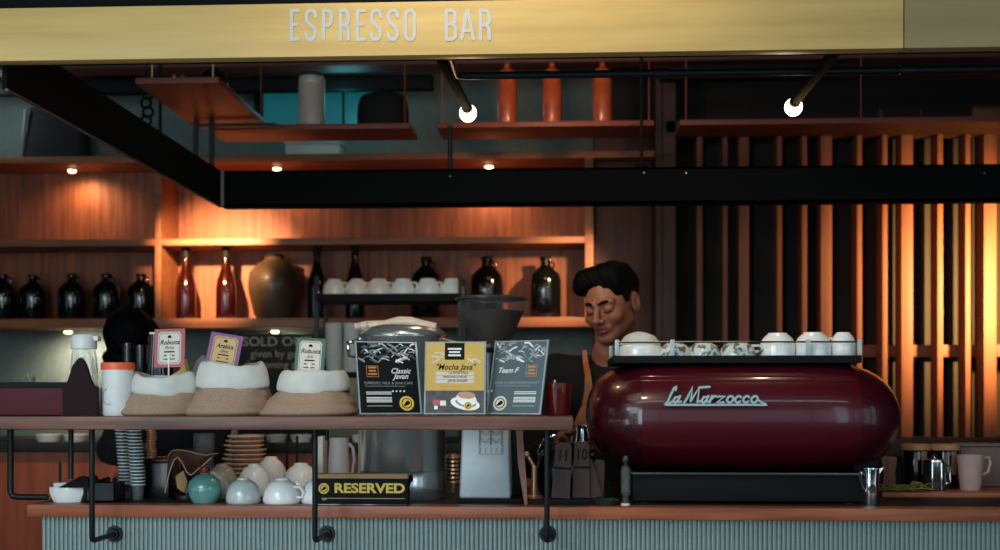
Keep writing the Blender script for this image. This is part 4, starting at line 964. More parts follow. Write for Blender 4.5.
# base
bx0_, bx1_ = X(633, 2.90) - mcx, X(866, 2.90) - mcx; zb_t = Z(471, 740, 2.90) - ZT
mb = MB(); mb.box((bx0_, 2.90 - Ym, .006), (bx1_, .20, zb_t - .003), .004); obj('base', mb, M_BLACK, t)
mb = MB(); mb.box((bx0_ - .004, 2.888 - Ym, zb_t - .009), (bx1_ + .004, .20, zb_t - .003), .001); obj('trim_strip', mb, mat('dark_trim', '#3b4344', .3, .6), t)
mb = MB(); mb.box((bx0_ + .02, 3.03 - Ym, zb_t - .003), (bx1_ - .02, .18, zc_ - .09), .006); obj('drip_box', mb, M_BLACK, t)
for sx_ in (bx0_ + .03, bx1_ - .03):
    for sy_ in (2.93 - Ym, .17):
        mb = MB(); mb.lathe([(0, 0), (.022, 0), (.019, .006), (0, .006)], 18, (sx_, sy_, 0)); obj('foot', mb, M_IRON, t)
# end brackets
mb = MB(); mb.prism([(bx1_ + .001, .03), (bx1_ + .02, .03), (ma * .93, zc_ - .07), (ma * .90, zc_ - .03), (bx1_ + .001, zc_ - .09)], -.12, .12); obj('side_bracket', mb, M_BLACK, t)
mb = MB(); mb.prism([(bx0_ - .001, .08), (bx0_ - .02, .09), (-ma * .90, zc_ - .08), (-ma * .86, zc_ - .04), (bx0_ - .001, zc_ - .09)], -.12, .12); obj('side_bracket', mb, M_BLACK, t)
# working side: group heads, portafilters, steam wands
for gx in (-.17, .02, .21):
    mb = MB(); mb.lathe([(0, 0), (.032, 0), (.036, .01), (.036, .05), (.028, .07), (0, .07)], 24, (gx, .27, zc_ - .10)); g = obj('group_head', mb, M_CHROME, t)
    mb = MB(); mb.lathe([(0, 0), (.018, 0), (.034, .012), (.034, .03), (0, .03)], 24, (gx, .27, zc_ - .131)); mb.tube([(gx, .30, zc_ - .115), (gx, .36, zc_ - .12), (gx, .42, zc_ - .13)], [.008, .011, .013], 10); obj('portafilter', mb, M_BLACK, g)
for gx in (-.33, .33):
    mb = MB(); mb.tube([(gx, .22, zc_ + .02), (gx, .30, zc_ + .01), (gx, .32, zc_ - .03), (gx, .33, zc_ - .14)], .005, 8); obj('steam_wand', mb, M_CHROME, t)
# script badge: raised strokes on a darker backing
def badge():
    yb = -by - .0045; k = S(713, 2.90); ox = X(712, 2.90) - mcx; oz = Z(396, 713, 2.90) - ZT
    U = 1.0
    L = []   # strokes in pixels relative to (713, 397.5), z up
    def st(*p): L.append([(a, b) for a, b in p])
    st((-38, 8), (-41, 2), (-44, -5), (-47, -8.2), (-42, -6.8), (-39, -5))                                     # L
    st((-38, 8), (-36, 9), (-36.5, 6))
    st((-33.5, -1), (-37, -1.5), (-39, -5), (-37, -7), (-34, -4)); st((-32, 0), (-34.5, -6), (-31, -5.5))           # a
    st((-28, -7), (-25, -2), (-20, 8.5), (-21.5, -5)); st((-21.5, -5), (-13, 8.5), (-15, -6), (-12, -5)); st((-13, 8.5), (-3, 9.2))   # M with flourish
    st((-5, -1), (-8.5, -1), (-11, -5), (-9, -7), (-6, -4)); st((-4, 0), (-6.5, -6), (-3, -5))                      # a
    st((-.5, 0), (-3, -6.5)); st((-1.5, -3.5), (2, 0), (4.5, -.8))                                               # r
    st((6, -.5), (12, -.5), (4.5, -6.3), (11, -6.3))                                                              # z
    def o_(cx_): L.append([(cx_ + 3.1 * math.cos(a) + .8 * math.sin(a), -3.3 + 3.2 * math.sin(a)) for a in [2 * PI * q / 12 for q in range(13)]])
    def c__(cx_): L.append([(cx_ + 3.0 * math.cos(a) + .8 * math.sin(a), -3.3 + 3.2 * math.sin(a)) for a in [.7 + 4.9 * q / 9 for q in range(10)]])
    o_(17.5); c__(25.5); c__(33.5); o_(41.5)
    st((45, -4), (50, -7), (52, -8))
    st((-46, -8.8), (0, -8.8), (30, -8.6), (53, -8.8))
    mbk = MB(); mbf = MB()
    for i, s_ in enumerate(L):
        P_ = [(ox + a * k, oz + b * k) for a, b in s_]
        mbk.stroke(P_, 4.0 * k, yb + .0022 - i * .00003, yb + .0042); mbf.stroke(P_, 2.0 * k, yb - .0005 - i * .00003, yb + .0022)
    # let the whole badge follow the shell's bulge
    b1 = obj('script_badge', mbk, M_BADGEB, t); b1['label'] = 'raised chrome script lettering on the front'
    b2 = obj('badge_face', mbf, M_BADGE, b1)
badge()
# cups on the machine
ytc = 3.04; k = S(740, ytc); zt_cup = ZT + zt1 + .0002
def mcup(px, w_, h_, lab, m, st, rz, dy=0.0, sc=1): return cup(px, ytc + dy, zt_cup, w_ / 2 * k, h_ * k, lab, 'cups on the espresso machine', m, st, rz)
mcup(640.5, 44, 17, 'wide white bowl turned over on the machine, leftmost', M_PORC, 2, 1.9, .02)
mcup(675, 32, 13.5, 'green patterned cup turned over behind the second rail post', M_PRINT, 0, 1.2)
mcup(704, 32, 13.5, 'green patterned cup, middle one of the three patterned cups', M_PRINT, 0, 1.9)
mcup(737.5, 36, 13.8, 'green patterned cup turned over, rightmost of the three patterned ones', M_PRINT, 0, -.3)
mcup(777.5, 35, 23, 'plain white cup turned over right of the patterned cups', M_PORC, 2, 1.9)
mcup(813, 36, 23.5, 'plain white cup turned over behind the third rail post', M_PORC, 2, 1.7)
mcup(843, 25, 23.5, 'small white cup turned over at the right end of the machine', M_PORC, 2, 2.8)
# draped napkin on the wide bowl
t = thing('folded_napkin', 'white rounded cloth lying over the leftmost bowl on the machine', 'napkin', (X(641, ytc), ytc + .02, zt_cup + 17.3 * k))
mb = MB(); mb.grid(lambda u, v: (21 * k * v * math.cos(2 * PI * u) * (1 + .04 * math.sin(6 * PI * u)) - 2 * k * (1 - v), 20 * k * v * math.sin(2 * PI * u), (8.2 * (1 - v ** 1.8) - .2) * k + .4 * k * v * math.sin(10 * PI * u) - (5.0 * k * max(0, v - .72) / .28)), 48, 12, cu=True); obj('cloth', mb, M_LINER, t, 80)

# ------------------------------------------------------------------ steel urn
Yu = 3.02; t = on('steel_urn', 'tall polished steel drum urn standing behind the menu cards', 'urn', 402, Yu, ZT); k = S(402, Yu); R_ = 43.5 * k
zz = lambda py: Z(py, 402, Yu - R_) - ZT
z473, z330, z318 = Z(473, 402, Yu - R_) - ZT, Z(337, 402, Yu) - ZT, Z(318, 402, Yu) - ZT
mb = MB(); mb.lathe([(0, 0), (R_ * .98, 0), (R_, .003), (R_, z473 - .003), (R_ * .985, z473), (R_, z473 + .003), (R_, z330 - .006), (R_ * 1.02, z330 - .003), (R_ * 1.02, z330), (R_ * .96, z330 + .001), (0, z330 + .001)], 64); M_URN = mat('urn_steel', '#c8cecf', .20, .85, bump=.04, stretch=(1, 1, .05)); obj('drum', mb, M_URN, t)
mb = MB(); mb.lathe([(R_ * 1.01, z330 + .0015), (R_ * 1.0, z330 + .008), (R_ * .86, z330 + .022), (R_ * .5, z330 + .032), (0, z330 + .035)], 64); obj('lid', mb, M_URN, t)
for sg in (-1, 1):
    mb = MB(); mb.tube([(sg * R_, 0, z330 - .05), (sg * (R_ + .022), -.01, z330 - .045), (sg * (R_ + .026), -.01, z330 - .015), (sg * R_ * .99, 0, z330 - .008)], .005, 8); obj('side_handle', mb, M_CHROME if sg < 0 else M_BRASS, t)
mb = MB(); zt_ap = Z(488, 418, Yu - R_) - ZT; mb.tube([(.03, -R_ + .004, zt_ap + .012), (.03, -R_ - .016, zt_ap + .012), (.03, -R_ - .024, zt_ap), (.03, -R_ - .024, zt_ap - .014)], .006, 10); mb.lathe([(0, 0), (.012, 0), (.012, .016), (0, .016)], 16, (.03, -R_ - .012, zt_ap + .016)); obj('tap', mb, M_BLACK, t)
t = on('rolled_towel', 'cream rolled towel with dark stripes lying on the lid of the steel urn', 'towel', 397, Yu - .03, ZT + z330 + .022); k = S(397, Yu)
pts = [(-41 * k, 0, .0), (-30 * k, 0, 2.0 * k), (-12 * k, 0, 2.5 * k), (2 * k, 0, 6 * k), (14 * k, 0, 5.5 * k), (26 * k, 0, 2.5 * k), (39 * k, 0, 0)]
mb = MB(); mb.tube(pts, [4.4 * k, 4.6 * k, 4.6 * k, 5 * k, 5 * k, 4.6 * k, 4.2 * k], 14, flat=1.7); obj('towel_roll', mb, M_CLOTH, t)
for a in (-38, -36, -30, -28.4):
    mb = MB(); mb.tube([(a * k, 0, (a + 41) * .15 * k), ((a + .8) * k, 0, (a + 41.8) * .15 * k)], 4.75 * k, 14, flat=1.7); obj('woven_stripe', mb, M_GINK, t)

# ------------------------------------------------------------------ grinder
Yg = 2.98; t = on('coffee_grinder', 'silver electric coffee grinder with a conical hopper full of beans', 'grinder', 492, Yg, ZT); k = S(492, 2.90)
def slab(x0, x1, x0t, x1t, y0, y1, z0, z1): 
    m_ = MB(); bm = bmesh.new(); vs = [bm.verts.new(v) for v in ((x0, y0, z0), (x1, y0, z0), (x1, y1, z0), (x0, y1, z0), (x0t, y0, z1), (x1t, y0, z1), (x1t, y1, z1), (x0t, y1, z1))]
    for f in ((0, 3, 2, 1), (4, 5, 6, 7), (0, 1, 5, 4), (1, 2, 6, 5), (2, 3, 7, 6), (3, 0, 4, 7)): bm.faces.new([vs[i] for i in f])
    bmesh.ops.bevel(bm, geom=bm.edges[:], offset=.006, segments=4, affect='EDGES', profile=.5); bm.verts.index_update(); m_.add([v.co.copy() for v in bm.verts], [[v.index for v in f.verts] for f in bm.faces]); bm.free(); return m_
z430 = Z(424, 490, 2.9) - ZT; zg0 = .010
ox = X(492, Yg)
obj('front_housing', slab(X(459, 2.9) - ox, X(511, 2.9) - ox, X(462, 2.9) - ox, X(509, 2.9) - ox, 2.9 - Yg, 3.0 - Yg, zg0, z430 + .01), M_SILV, t)
obj('rear_housing', slab(X(463, 3.0) - ox, X(522, 3.0) - ox, X(466, 3.0) - ox, X(518, 3.0) - ox, 2.985 - Yg, 3.12 - Yg, zg0, z430 + .012), M_BLACK, t)
mb = MB(); mb.box((X(457, 2.9) - ox, 2.9 - Yg - .004, 0), (X(522, 2.9) - ox, .15, .0098), .002); obj('base_plate', mb, M_BLACK, t)
zn0 = z430 + .0; zn1 = Z(345, 492, Yg) - ZT
mb = MB(); mb.lathe([(0, zn0 - .02), (20 * k, zn0 - .02), (20 * k, zn0 + .02), (16 * k, zn0 + .04), (16 * k, zn1 - .02), (21 * k, zn1 - .008), (21 * k, zn1), (0, zn1)], 32); obj('burr_collar', mb, M_GBLACK, t)
zh_a, zh_b, zh_c = zn1 + .0005, Z(311, 492, Yg) - ZT, Z(299, 492, Yg) - ZT
mb = MB(); mb.lathe([(19 * k, zh_a), (35 * k, zh_b), (36.5 * k, zh_c), (35.4 * k, zh_c), (34 * k, zh_b), (18 * k, zh_a)], 40); obj('hopper', mb, M_ACRYL, t)
mb = MB(); mb.lathe([(0, zh_a + .0005), (17.6 * k, zh_a + .0005), (32.6 * k, zh_b - .002), (20 * k, zh_b + .002), (0, zh_b + .004)], 40); b_ = obj('coffee_beans', mb, mat('bean_heap', '#160d0a', .35, color2='#33201a', vscale=260, bump=1.0, bscale=260, thr=(.45, .6)), t); b_['kind'] = 'stuff'
mb = MB(); mb.lathe([(0, zh_c + .006), (33 * k, zh_c + .005), (37.6 * k, zh_c + .002), (37.8 * k, zh_c - .002), (36.8 * k, zh_c - .002)], 40); obj('hopper_lid', mb, mat('smoky_lid', '#39403f', .2, trans=.4, ior=1.3), t)
# printed plate
mb = MB(); px0, px1 = X(479, 2.895) - ox, X(502.5, 2.895) - ox; yq = 2.8945 - Yg - .0005; za_, zb2 = Z(454, 490, 2.895) - ZT, Z(429, 490, 2.895) - ZT
def lin(p, w_=.0008): mb.stroke(p, w_, yq - .0001, yq + .002)
lin([(px0, za_), (px1, za_), (px1, zb2), (px0, zb2), (px0, za_)]); mid = (px0 + px1) / 2
hh_ = zb2 - za_
for a, b in ((px0 + .002, mid - .001), (mid + .001, px1 - .002)):
    m2 = (a + b) / 2; mb.stroke([(a, za_ + hh_ * .38), (a, za_ + hh_ * .66), (m2, za_ + hh_ * .45), (b, za_ + hh_ * .66), (b, za_ + hh_ * .38)], .0014, yq, yq + .002)
    mb.stroke([(a, zb2 - hh_ * .3), (a, zb2 - hh_ * .06), (m2, zb2 - hh_ * .25), (b, zb2 - hh_ * .06), (b, zb2 - hh_ * .3)], .0014, yq, yq + .002)
for j in range(5): xx = px0 + .003 + j * (px1 - px0 - .006) / 4; mb.stroke([(xx, za_ + hh_ * .08), (xx + .001, za_ + hh_ * .24)], .001, yq, yq + .002)
e = obj('printed_logo', mb, mat('logo_grey', '#5c686c', .5), t); e['label'] = 'dark outlined M emblem plate'
t = on('hanging_strap', 'brown wooden tapered spatula strip leaning at the right side of the grinder', 'strip', 521, 2.86, ZT); k = S(521, 2.86)
mb = MB(); mb.prism([(3.5 * k, 0), (6.5 * k, 0), (5 * k, 30 * k), (1 * k, 80 * k), (-5.5 * k, 80 * k), (-3 * k, 40 * k)], 0, .004); obj('blade', mb, mat('pinkish_wood', '#7d5a50', .6, color2='#94685c', vscale=50, stretch=(8, 8, 1)), t)

# ------------------------------------------------------------------ reserved sign
Yr = 2.83; k = S(360, Yr); t = on('reserved_sign', 'black table sign reading RESERVED in gold letters on the bar', 'sign', 361, Yr, ZT)
hs = 31 * k; hw = 47 * k
mb = MB(); mb.box((-hw, 0, 0), (hw, .03, hs - 4.5 * k), .0012); obj('block', mb, M_INK, t)
mb = MB(); mb.box((-hw, -.0004, hs - 4.5 * k), (hw, .0304, hs), .0004); obj('top_strip', mb, wood('tan_strip_wood', '#8f7048', '#a8875a', .6, 0, 8), t)
mb = MB(); mb.text('RESERVED', 13.2 * k, M_GOLD, (8.5 * k, -.0004, hs * .53), 1.2, .0011, .0003); emblem(mb, -37.5 * k, hs * .53, 5.4 * k, .0004); obj('gold_lettering', mb, M_GOLD, t)
mb = MB(); zc2 = hs * .20; mb.prism([(-40 * k, zc2 + .9 * k), (44 * k, zc2 + .9 * k), (44 * k, zc2), (-34 * k, zc2), (-36 * k, zc2 - 1.6 * k), (-38.6 * k, zc2 - 1.6 * k)], -.0006, -.0001); obj('gold_rule', mb, mat('dull_gold', '#8a7a4a', .5), t)
mb = MB(); mb.box((-hw, -.012, 0), (hw, -.0008, .003), .0005); obj('clear_lip', mb, mat('dark_acrylic', '#2a3438', .15, coat=.5), t)

# ------------------------------------------------------------------ mugs on the bar
def mug(px, Y, w_, h_, lab, m, rz, st=0): k = S(px, Y); return cup(px, Y, ZT + .0003, w_ / 2 * k, h_ * k, lab, 'upturned mugs on the bar', m, st, rz, 'coffee_mug', 'mug')
def egg(px, Y, w_, h_, lab, m, rz, z=None):
    k = S(px, Y); r = w_ / 2 * k; H = h_ * k; t = on('coffee_mug', lab, 'mug', px, Y, (ZT if z is None else z) + .0003, 'upturned mugs on the bar', rz)
    pr = [(r * .94, 0)] + [(r * math.cos(a * .92) ** .8, H * (.10 + .84 * math.sin(a))) for a in [q * PI / 2 / 12 for q in range(11)]] + [(r * .36, H * .955), (r * .35, H), (r * .29, H), (r * .27, H * .96), (0, H * .95)]
    mb = MB(); mb.lathe(pr, 34); mb.lathe([(r * .94, 0), (r * .9, H * .3), (r * .6, H * .8), (0, H * .88)], 34); obj('bowl', mb, m, t)
    mb = MB(); mb.tube([(r * .93, 0, H * .25), (r * 1.26, 0, H * .26), (r * 1.36, 0, H * .45), (r * 1.16, 0, H * .66), (r * .72, 0, H * .68)], [.0045, .004, .004, .004, .0045], 8, flat=1.5); obj('handle', mb, m, t)
    return t
egg(213, 2.99, 33, 27, 'pale green mug half hidden behind the teal flask', M_PORCG, 2.0)
egg(243.5, 2.875, 35, 24.5, 'pale green mug in the front row right of the teal flask', M_PORCG, 2.2)
egg(282, 2.875, 38, 24.5, 'white mug in the front row with its handle towards the right', M_PORC, -.35)
egg(318, 2.885, 34, 24.5, 'white mug in the front row half hidden by the tall iron pole', M_PORC, 1.6)
egg(222, 3.10, 32, 31, 'warm grey mug at the left end of the back row of mugs', mat('warm_grey_porcelain', '#a39a90', .2, coat=.4), 1.6)
egg(254, 3.09, 34, 31, 'white mug in the back row, second from the left', M_PORC, 1.8)
egg(271, 3.24, 34, 34, 'white mug in the back row with lit top, behind the second one', M_PORC, 1.2)
egg(301, 3.10, 38, 32, 'white mug at the right end of the back row beside the iron pole', M_PORC, 2.6)
# teal flask
t = on('teal_flask', 'round teal glazed flask with a dark red cap', 'flask', 205, 2.88, ZT); k = S(205, 2.88)
mb = MB(); mb.lathe([(0, 0), (12 * k, 0), (16 * k, 7 * k), (17.2 * k, 14 * k), (15.5 * k, 21 * k), (10 * k, 26.5 * k), (5 * k, 28.5 * k), (4.6 * k, 29.5 * k), (0, 29.5 * k)], 36); obj('body', mb, M_TEAL, t)
mb = MB(); mb.lathe([(0, 29.5 * k), (5 * k, 29.5 * k), (5.4 * k, 30.5 * k), (5.2 * k, 35 * k), (4 * k, 36 * k), (0, 36 * k)], 24); obj('cap', mb, M_REDCAP, t)
# tan plates pile
Y = 3.33; k = S(243, Y)
for j in range(12):
    t = thing('wooden_plate', 'thin tan plate in the pile behind the mugs, %s from the bottom' % names[j].replace('first', 'lowest'), 'plate', (X(245, Y) + (j % 3 - 1) * .003, Y, ZT + j * 4.45 * k), 0, 'pile of tan plates')
    r = (25 - .6 * j) * k; mb = MB(); mb.lathe([(0, 0), (r * .7, 0), (r, 2.6 * k), (r, 3.7 * k), (r * .7, 1.2 * k), (0, 1.2 * k)], 30); obj('disc', mb, mat('tan_plate_wood', '#c8a68f', .6, color2='#e0bda6', vscale=30), t)
# white bowl with napkins
t = on('napkin_bowl', 'white angular bowl at the left end of the bar counter', 'bowl', 68.5, 2.88, ZT); k = S(68.5, 2.88)
def oct_(r, z, ry=.75): return [(r * math.cos(PI / 8 + PI / 4 * i), r * ry * math.sin(PI / 8 + PI / 4 * i), z) for i in range(8)]
mb = MB(); vs = oct_(14.5 * k, 0) + oct_(18.5 * k, 9 * k) + oct_(18.5 * k, 15 * k) + oct_(17.2 * k, 15 * k) + oct_(17 * k, 9 * k) + oct_(13 * k, 2 * k)
fs = [tuple(range(8))[::-1], tuple(range(40, 48))] + [(q * 8 + i, q * 8 + (i + 1) % 8, q * 8 + 8 + (i + 1) % 8, q * 8 + 8 + i) for q in range(5) for i in range(8)]
mb.add(vs, fs); obj('body', mb, M_PORC, t)
t = on('paper_napkins', 'folded white napkins lying in the angular bowl', 'napkins', 66, 2.88, ZT + 2.6 * k)
mb = MB(); mb.box((-9 * k, -.022, 0), (7 * k, .022, 17 * k), .002); obj('napkin_fold', mb, M_PAPER if False else M_WHITEP, t)
t = on('black_wedge', 'black folded card leaning across the white bowl behind the iron pole', 'card', 81, 2.875, ZT + 15.2 * k)
mb = MB(); mb.prism([(-18 * k, 0), (12 * k, 0), (12 * k, 9 * k), (3 * k, 11 * k)], -.03, .0); obj('folded_card', mb, M_INK, t)
# dark caddy
t = on('dark_caddy', 'low black caddy right of the front left iron pole', 'caddy', 106, 2.90, ZT); k = S(106, 2.9)
mb = MB(); mb.box((-15 * k, -.035, 0), (14 * k, .035, 2 * k)); mb.box((-15 * k, -.035, 0), (-14 * k, .035, 19 * k)); mb.box((13 * k, -.035, 0), (14 * k, .035, 19 * k)); mb.box((-15 * k, -.035, 0), (14 * k, -.032, 19 * k)); mb.box((-15 * k, .032, 0), (14 * k, .035, 19 * k)); obj('tray', mb, mat('caddy_grey', '#14181a', .6), t)
mb = MB(); R = random.Random(8)
for j in range(10): mb.ball((R.uniform(-12, 11) * k, R.uniform(-.02, .02), (19 + R.uniform(0, 5)) * k), .006, 10)
mb.box((-13 * k, -.03, 2.1 * k), (12 * k, .03, 19 * k)); e = obj('packets', mb, M_INK, t); e['kind'] = 'stuff'
# nested clear cups
Y = 2.95; k = S(130, Y)
r = 6.6 * k; hcup = 16 * k; pit = 3.35 * k
M_CUPW = mat('clear_cup_plastic', '#7f8c8c', .1, alpha=.25); M_CUPR = mat('cup_rim_plastic', '#e8f2f2', .2, coat=.4)
mb = MB(); mb.lathe([(0, .0), (r * .76, 0), (r * .97, hcup * .93)], 18, m=M_CUPW); mb.lathe([(r * .97, hcup * .93), (r * 1.12, hcup * .945), (r * 1.12, hcup), (r * .98, hcup), (r * .95, hcup * .94)], 18, m=M_CUPR); cme = mb.mesh('plastic_cup')
for (px, Y, nn, lb) in ((126, 2.99, 24, 'left'), (138, 2.94, 23, 'right')):
    for j in range(nn):
        o = bpy.data.objects.new('plastic_cup', cme); COL.objects.link(o)
        o.location = (X(px, Y) - (j / nn) ** 1.3 * 7 * k, Y, ZT + j * pit)
        tag(o, 'clear plastic cup nested in the %s tall stack beside the black caddy' % lb, 'cup', 'nested clear cups, %s stack' % lb)
# copper rimmed lids stack on a black dispenser
t = on('black_dispenser', 'tall black lidded dispenser box behind the nested clear cups', 'dispenser', 160, 3.02, ZT); k = S(160, 3.02)
mb = MB(); mb.box((-16 * k, -.04, 0), (14 * k, .05, 36 * k), .004); mb.box((-15 * k, -.035, 36 * k), (13 * k, .045, 39 * k), .003); obj('box', mb, M_GBLACK, t)
Y = 2.97; k = S(148, Y)
mb = MB(); r = 5.2 * k; mb.lathe([(0, 0), (r * .8, 0), (r, 1.6 * k), (r, 2.3 * k), (r * .6, 2.6 * k), (0, 2.6 * k)], 18); lme = mb.mesh('brass_disc', M_BRASS)
base_z = ZT + 39.2 * S(160, 3.02)
for j in range(11):
    o = bpy.data.objects.new('brass_disc', lme); COL.objects.link(o); o.location = (X(148.5, Y) + .0015 * math.sin(j), 2.99, base_z + j * 2.65 * k); tag(o, 'small brass disc in the slim stack under the display shelf', 'disc', 'slim stack of brass discs')
# spoons lying behind
for j, (a, b, c_, d_, lab) in enumerate(((155, 432, 176, 434, 'thin steel spoon handle lying on the black box, upper one'), (153, 437, 178, 437.5, 'thin steel spoon handle lying on the black box, lower one'))):
    Y = 3.0 + j * .03; p0 = at(a, b, Y); p1 = at(c_, d_, Y); z0_ = base_z + .0015 + j * .0; 
    mb = MB(); L_ = (p1.x - p0.x); mb.tube([(0, 0, 0), (L_ * .7, 0, .0005), (L_ * .8, 0, .002), (L_, 0, .001)], [.0012, .0012, .004, .002], 8, flat=2.0); o = obj('bar_spoon', mb, M_CHROME); o.location = (p0.x, Y, z0_ + .002); tag(o, lab, 'spoon', 'spoons on the black box')
# brown leather flap draped over a stand
Y = 2.955; k = S(193, Y)
t = on('drink_stand', 'slim black bottle stand beneath the draped brown leather', 'stand', 188, 3.01, ZT)
mb = MB(); mb.lathe([(0, 0), (20 * k, 0), (20 * k, .008), (7 * k, .012), (7 * k, 44 * k), (9 * k, 47 * k), (0, 48 * k)], 26); obj('column', mb, M_GBLACK, t)
t = on('leather_cloth', 'brown leather apron flap with pale corded edge hanging beside the teal flask', 'leather cloth', 193, Y, ZT + 10 * k)
edge_t = [(-25, 20), (-24, 44), (-20, 49), (-15, 50), (-6, 49), (3, 46), (12, 44), (20, 46), (25, 46)]
edge_b = [(-23, 8), (-20, 26), (-16, 40), (-13, 43), (-9, 38), (-4, 29), (2, 25), (12, 33), (24, 43)]
def lerp_path(P_, u):
    f = u * (len(P_) - 1); i = min(int(f), len(P_) - 2); g = f - i; g = g * g * (3 - 2 * g) * .4 + g * .6
    return (P_[i][0] + (P_[i + 1][0] - P_[i][0]) * g, P_[i][1] + (P_[i + 1][1] - P_[i][1]) * g)
def lf(u, v, off=0.0):
    a = lerp_path(edge_t, u); b = lerp_path(edge_b, u); x = a[0] + (b[0] - a[0]) * v; z = a[1] + (b[1] - a[1]) * v - 10
    return (x * k, -.012 * math.sin(6 * u + 2 * v) - .03 * v + off, z * k)
mb = MB(); mb.grid(lambda u, v: lf(u, v), 40, 10); mb.grid(lambda u, v: lf(u, v, .003), 40, 10); obj('leather', mb, M_LEATH, t, 80)
mb = MB(); mb.tube([lf(i / 30, 1) for i in range(31)], .0014, 6); obj('corded_edge', mb, M_CORD, t)
mb = MB(); mb.tube([lf(i / 30, 0) for i in range(31)], .0012, 6); obj('corded_edge', mb, M_CORD, t)
mb = MB(); mb.prism([(-12 * k, 2 * k), (-5 * k, -2 * k), (-2 * k, 8 * k), (-6 * k, 20 * k), (-14 * k, 14 * k)], -.03, -.026); e = obj('tan_patch', mb, mat('ochre_leather', '#84602a', .5, color2='#a07a3a', vscale=60), t)
# glass of water on the stand's right
t = on('water_glass', 'tall clear glass behind the brown leather flap', 'glass', 204, 3.08, ZT); k = S(204, 3.08)
mb = MB(); mb.lathe([(0, 0), (9 * k, 0), (11 * k, 62 * k), (10.2 * k, 62 * k), (8.4 * k, 2 * k), (0, 2 * k)], 24); obj('bowl', mb, M_GLASS, t)

# milky pitcher with strip
t = on('plastic_pitcher', 'milky white plastic pitcher left of the steel urn', 'pitcher', 339, 3.15, ZT); k = S(339, 3.15)
mb = MB(); mb.lathe([(0, 0), (12 * k, 0), (11.4 * k, 2 * k), (9.4 * k, 56 * k), (8.6 * k, 56 * k), (10.4 * k, 3 * k), (0, 3 * k)], 28); obj('body', mb, M_GREYP, t)
mb = MB(); mb.tube([(9.8 * k, 0, 50 * k), (14 * k, 0, 46 * k), (15.5 * k, 0, 34 * k), (14 * k, 0, 22 * k), (10.6 * k, 0, 16 * k)], 1.7 * k, 10); obj('handle', mb, M_GREYP, t)
t = on('white_carton', 'narrow white carton edge left of the milky pitcher', 'carton', 322, 3.2, ZT); k = S(322, 3.2)
mb = MB(); mb.box((-3.2 * k, -.03, 0), (3.2 * k, .03, 56 * k), .002); obj('carton', mb, M_WHITEP, t)
# blurred jar between urn and grinder
t = on('ribbed_steel_jar', 'small ribbed steel jar in the gap between urn and grinder', 'jar', 453, 3.22, ZT); k = S(453, 3.22)
pr = [(0, 0), (9 * k, 0), (9 * k, 10 * k)]
for q in range(6): pr += [(7 * k, (12 + 4 * q) * k), (8 * k, (14 + 4 * q) * k)]
pr += [(5 * k, 38 * k), (0, 39 * k)]
mb = MB(); mb.lathe(pr, 24); obj('body', mb, mat('dull_steel', '#8f8478', .35, .8), t)

# ------------------------------------------------------------------ brass tap thing, kettle, paddles, cruet, milk jug
t = on('brass_tamper', 'brass knobbed tamper stand right of the grinder', 'tamper', 534, 3.05, ZT); k = S(534, 3.05)
mb = MB(); mb.lathe([(0, 0), (9 * k, 0), (9 * k, 2 * k), (4 * k, 3 * k), (3.2 * k, 6 * k), (2.8 * k, 30 * k), (0, 30 * k)], 20); mb.tube([(0, 0, 28 * k), (-1 * k, 0, 33 * k), (-4 * k, 0, 38 * k), (-7 * k, 0, 42 * k)], 2.0 * k, 10); obj('stem', mb, M_BRASS, t)
mb = MB(); mb.ball((-7.5 * k, 0, 43 * k), 3.4 * k, 16); obj('knob', mb, M_BRASS, t); mb = MB(); mb.ball((0, 0, 30 * k), 3.0 * k, 16); obj('joint_ball', mb, M_BRASS, t)
t = on('black_kettle', 'round black kettle with a bright rim behind the numbered paddles', 'kettle', 562, 3.10, ZT); k = S(562, 3.10)
mb = MB(); mb.lathe([(0, 0), (20 * k, 0), (25 * k, 10 * k), (26 * k, 28 * k), (22 * k, 44 * k), (12 * k, 53 * k), (5 * k, 55 * k), (0, 56 * k)], 36); obj('body', mb, M_GBLACK, t)
mb = MB(); mb.tube([(-22 * k, -.01, 34 * k), (-24 * k, -.02, 46 * k), (-18 * k, -.02, 58 * k), (-5 * k, -.01, 62 * k)], 1.4 * k, 8); obj('handle', mb, M_CHROME, t)
mb = MB(); mb.ball((0, 0, 57 * k), 3 * k, 14); obj('lid_knob', mb, M_BLACK, t)
Yp = 2.89; k = S(575, Yp)
t = on('paddle_block', 'low black block holding the numbered wooden paddles', 'holder', 578, Yp + .01, ZT)
mb = MB(); mb.box((-31 * k, -.03, 0), (22 * k, .045, 5 * k), .002); obj('block', mb, M_BLACK, t)
def paddle(px, w_, h_, lean, txt, lab, dy=0.0, yaw=0):
    t = thing('number_paddle', lab, 'paddle', (X(px, Yp), Yp + dy, ZT + 5 * k + .0006), 0, 'wooden number paddles')
    M = Matrix.Rotation(math.radians(lean), 4, 'Y') @ Matrix.Rotation(math.radians(yaw), 4, 'Z')
    mb = MB(); mb.M = M; a = w_ / 2 * k; H = h_ * k
    mb.prism([(-a, .0008), (a, .0008), (a * .88, H * .92), (a * .62, H), (-a * .62, H), (-a * .88, H * .92)], 0, .006); obj('board', mb, M_TAG, t)
    if txt:
        mb = MB(); mb.M = M; mb.text(txt, 15.5 * k, M_INK, (0, -.0006, H * .76), .78, .0006, .0003); obj('numeral', mb, M_INK, t)
        mb = MB(); mb.M = M; mb.box((-a * .92, -.0008, H * .52), (a * .92, .0004, H * .56)); obj('groove', mb, M_INK, t)
paddle(560.5, 18.5, 56, 3.5, '11', 'tapered wooden paddle with the number 11 beside the iron pole')
paddle(581, 17, 57, .8, '10', 'tapered wooden paddle with the number 10 below the steel jug', .01)
paddle(596, 13, 40, -14, '', 'plain brown paddle leaning left, right of the number 10 paddle', .02)
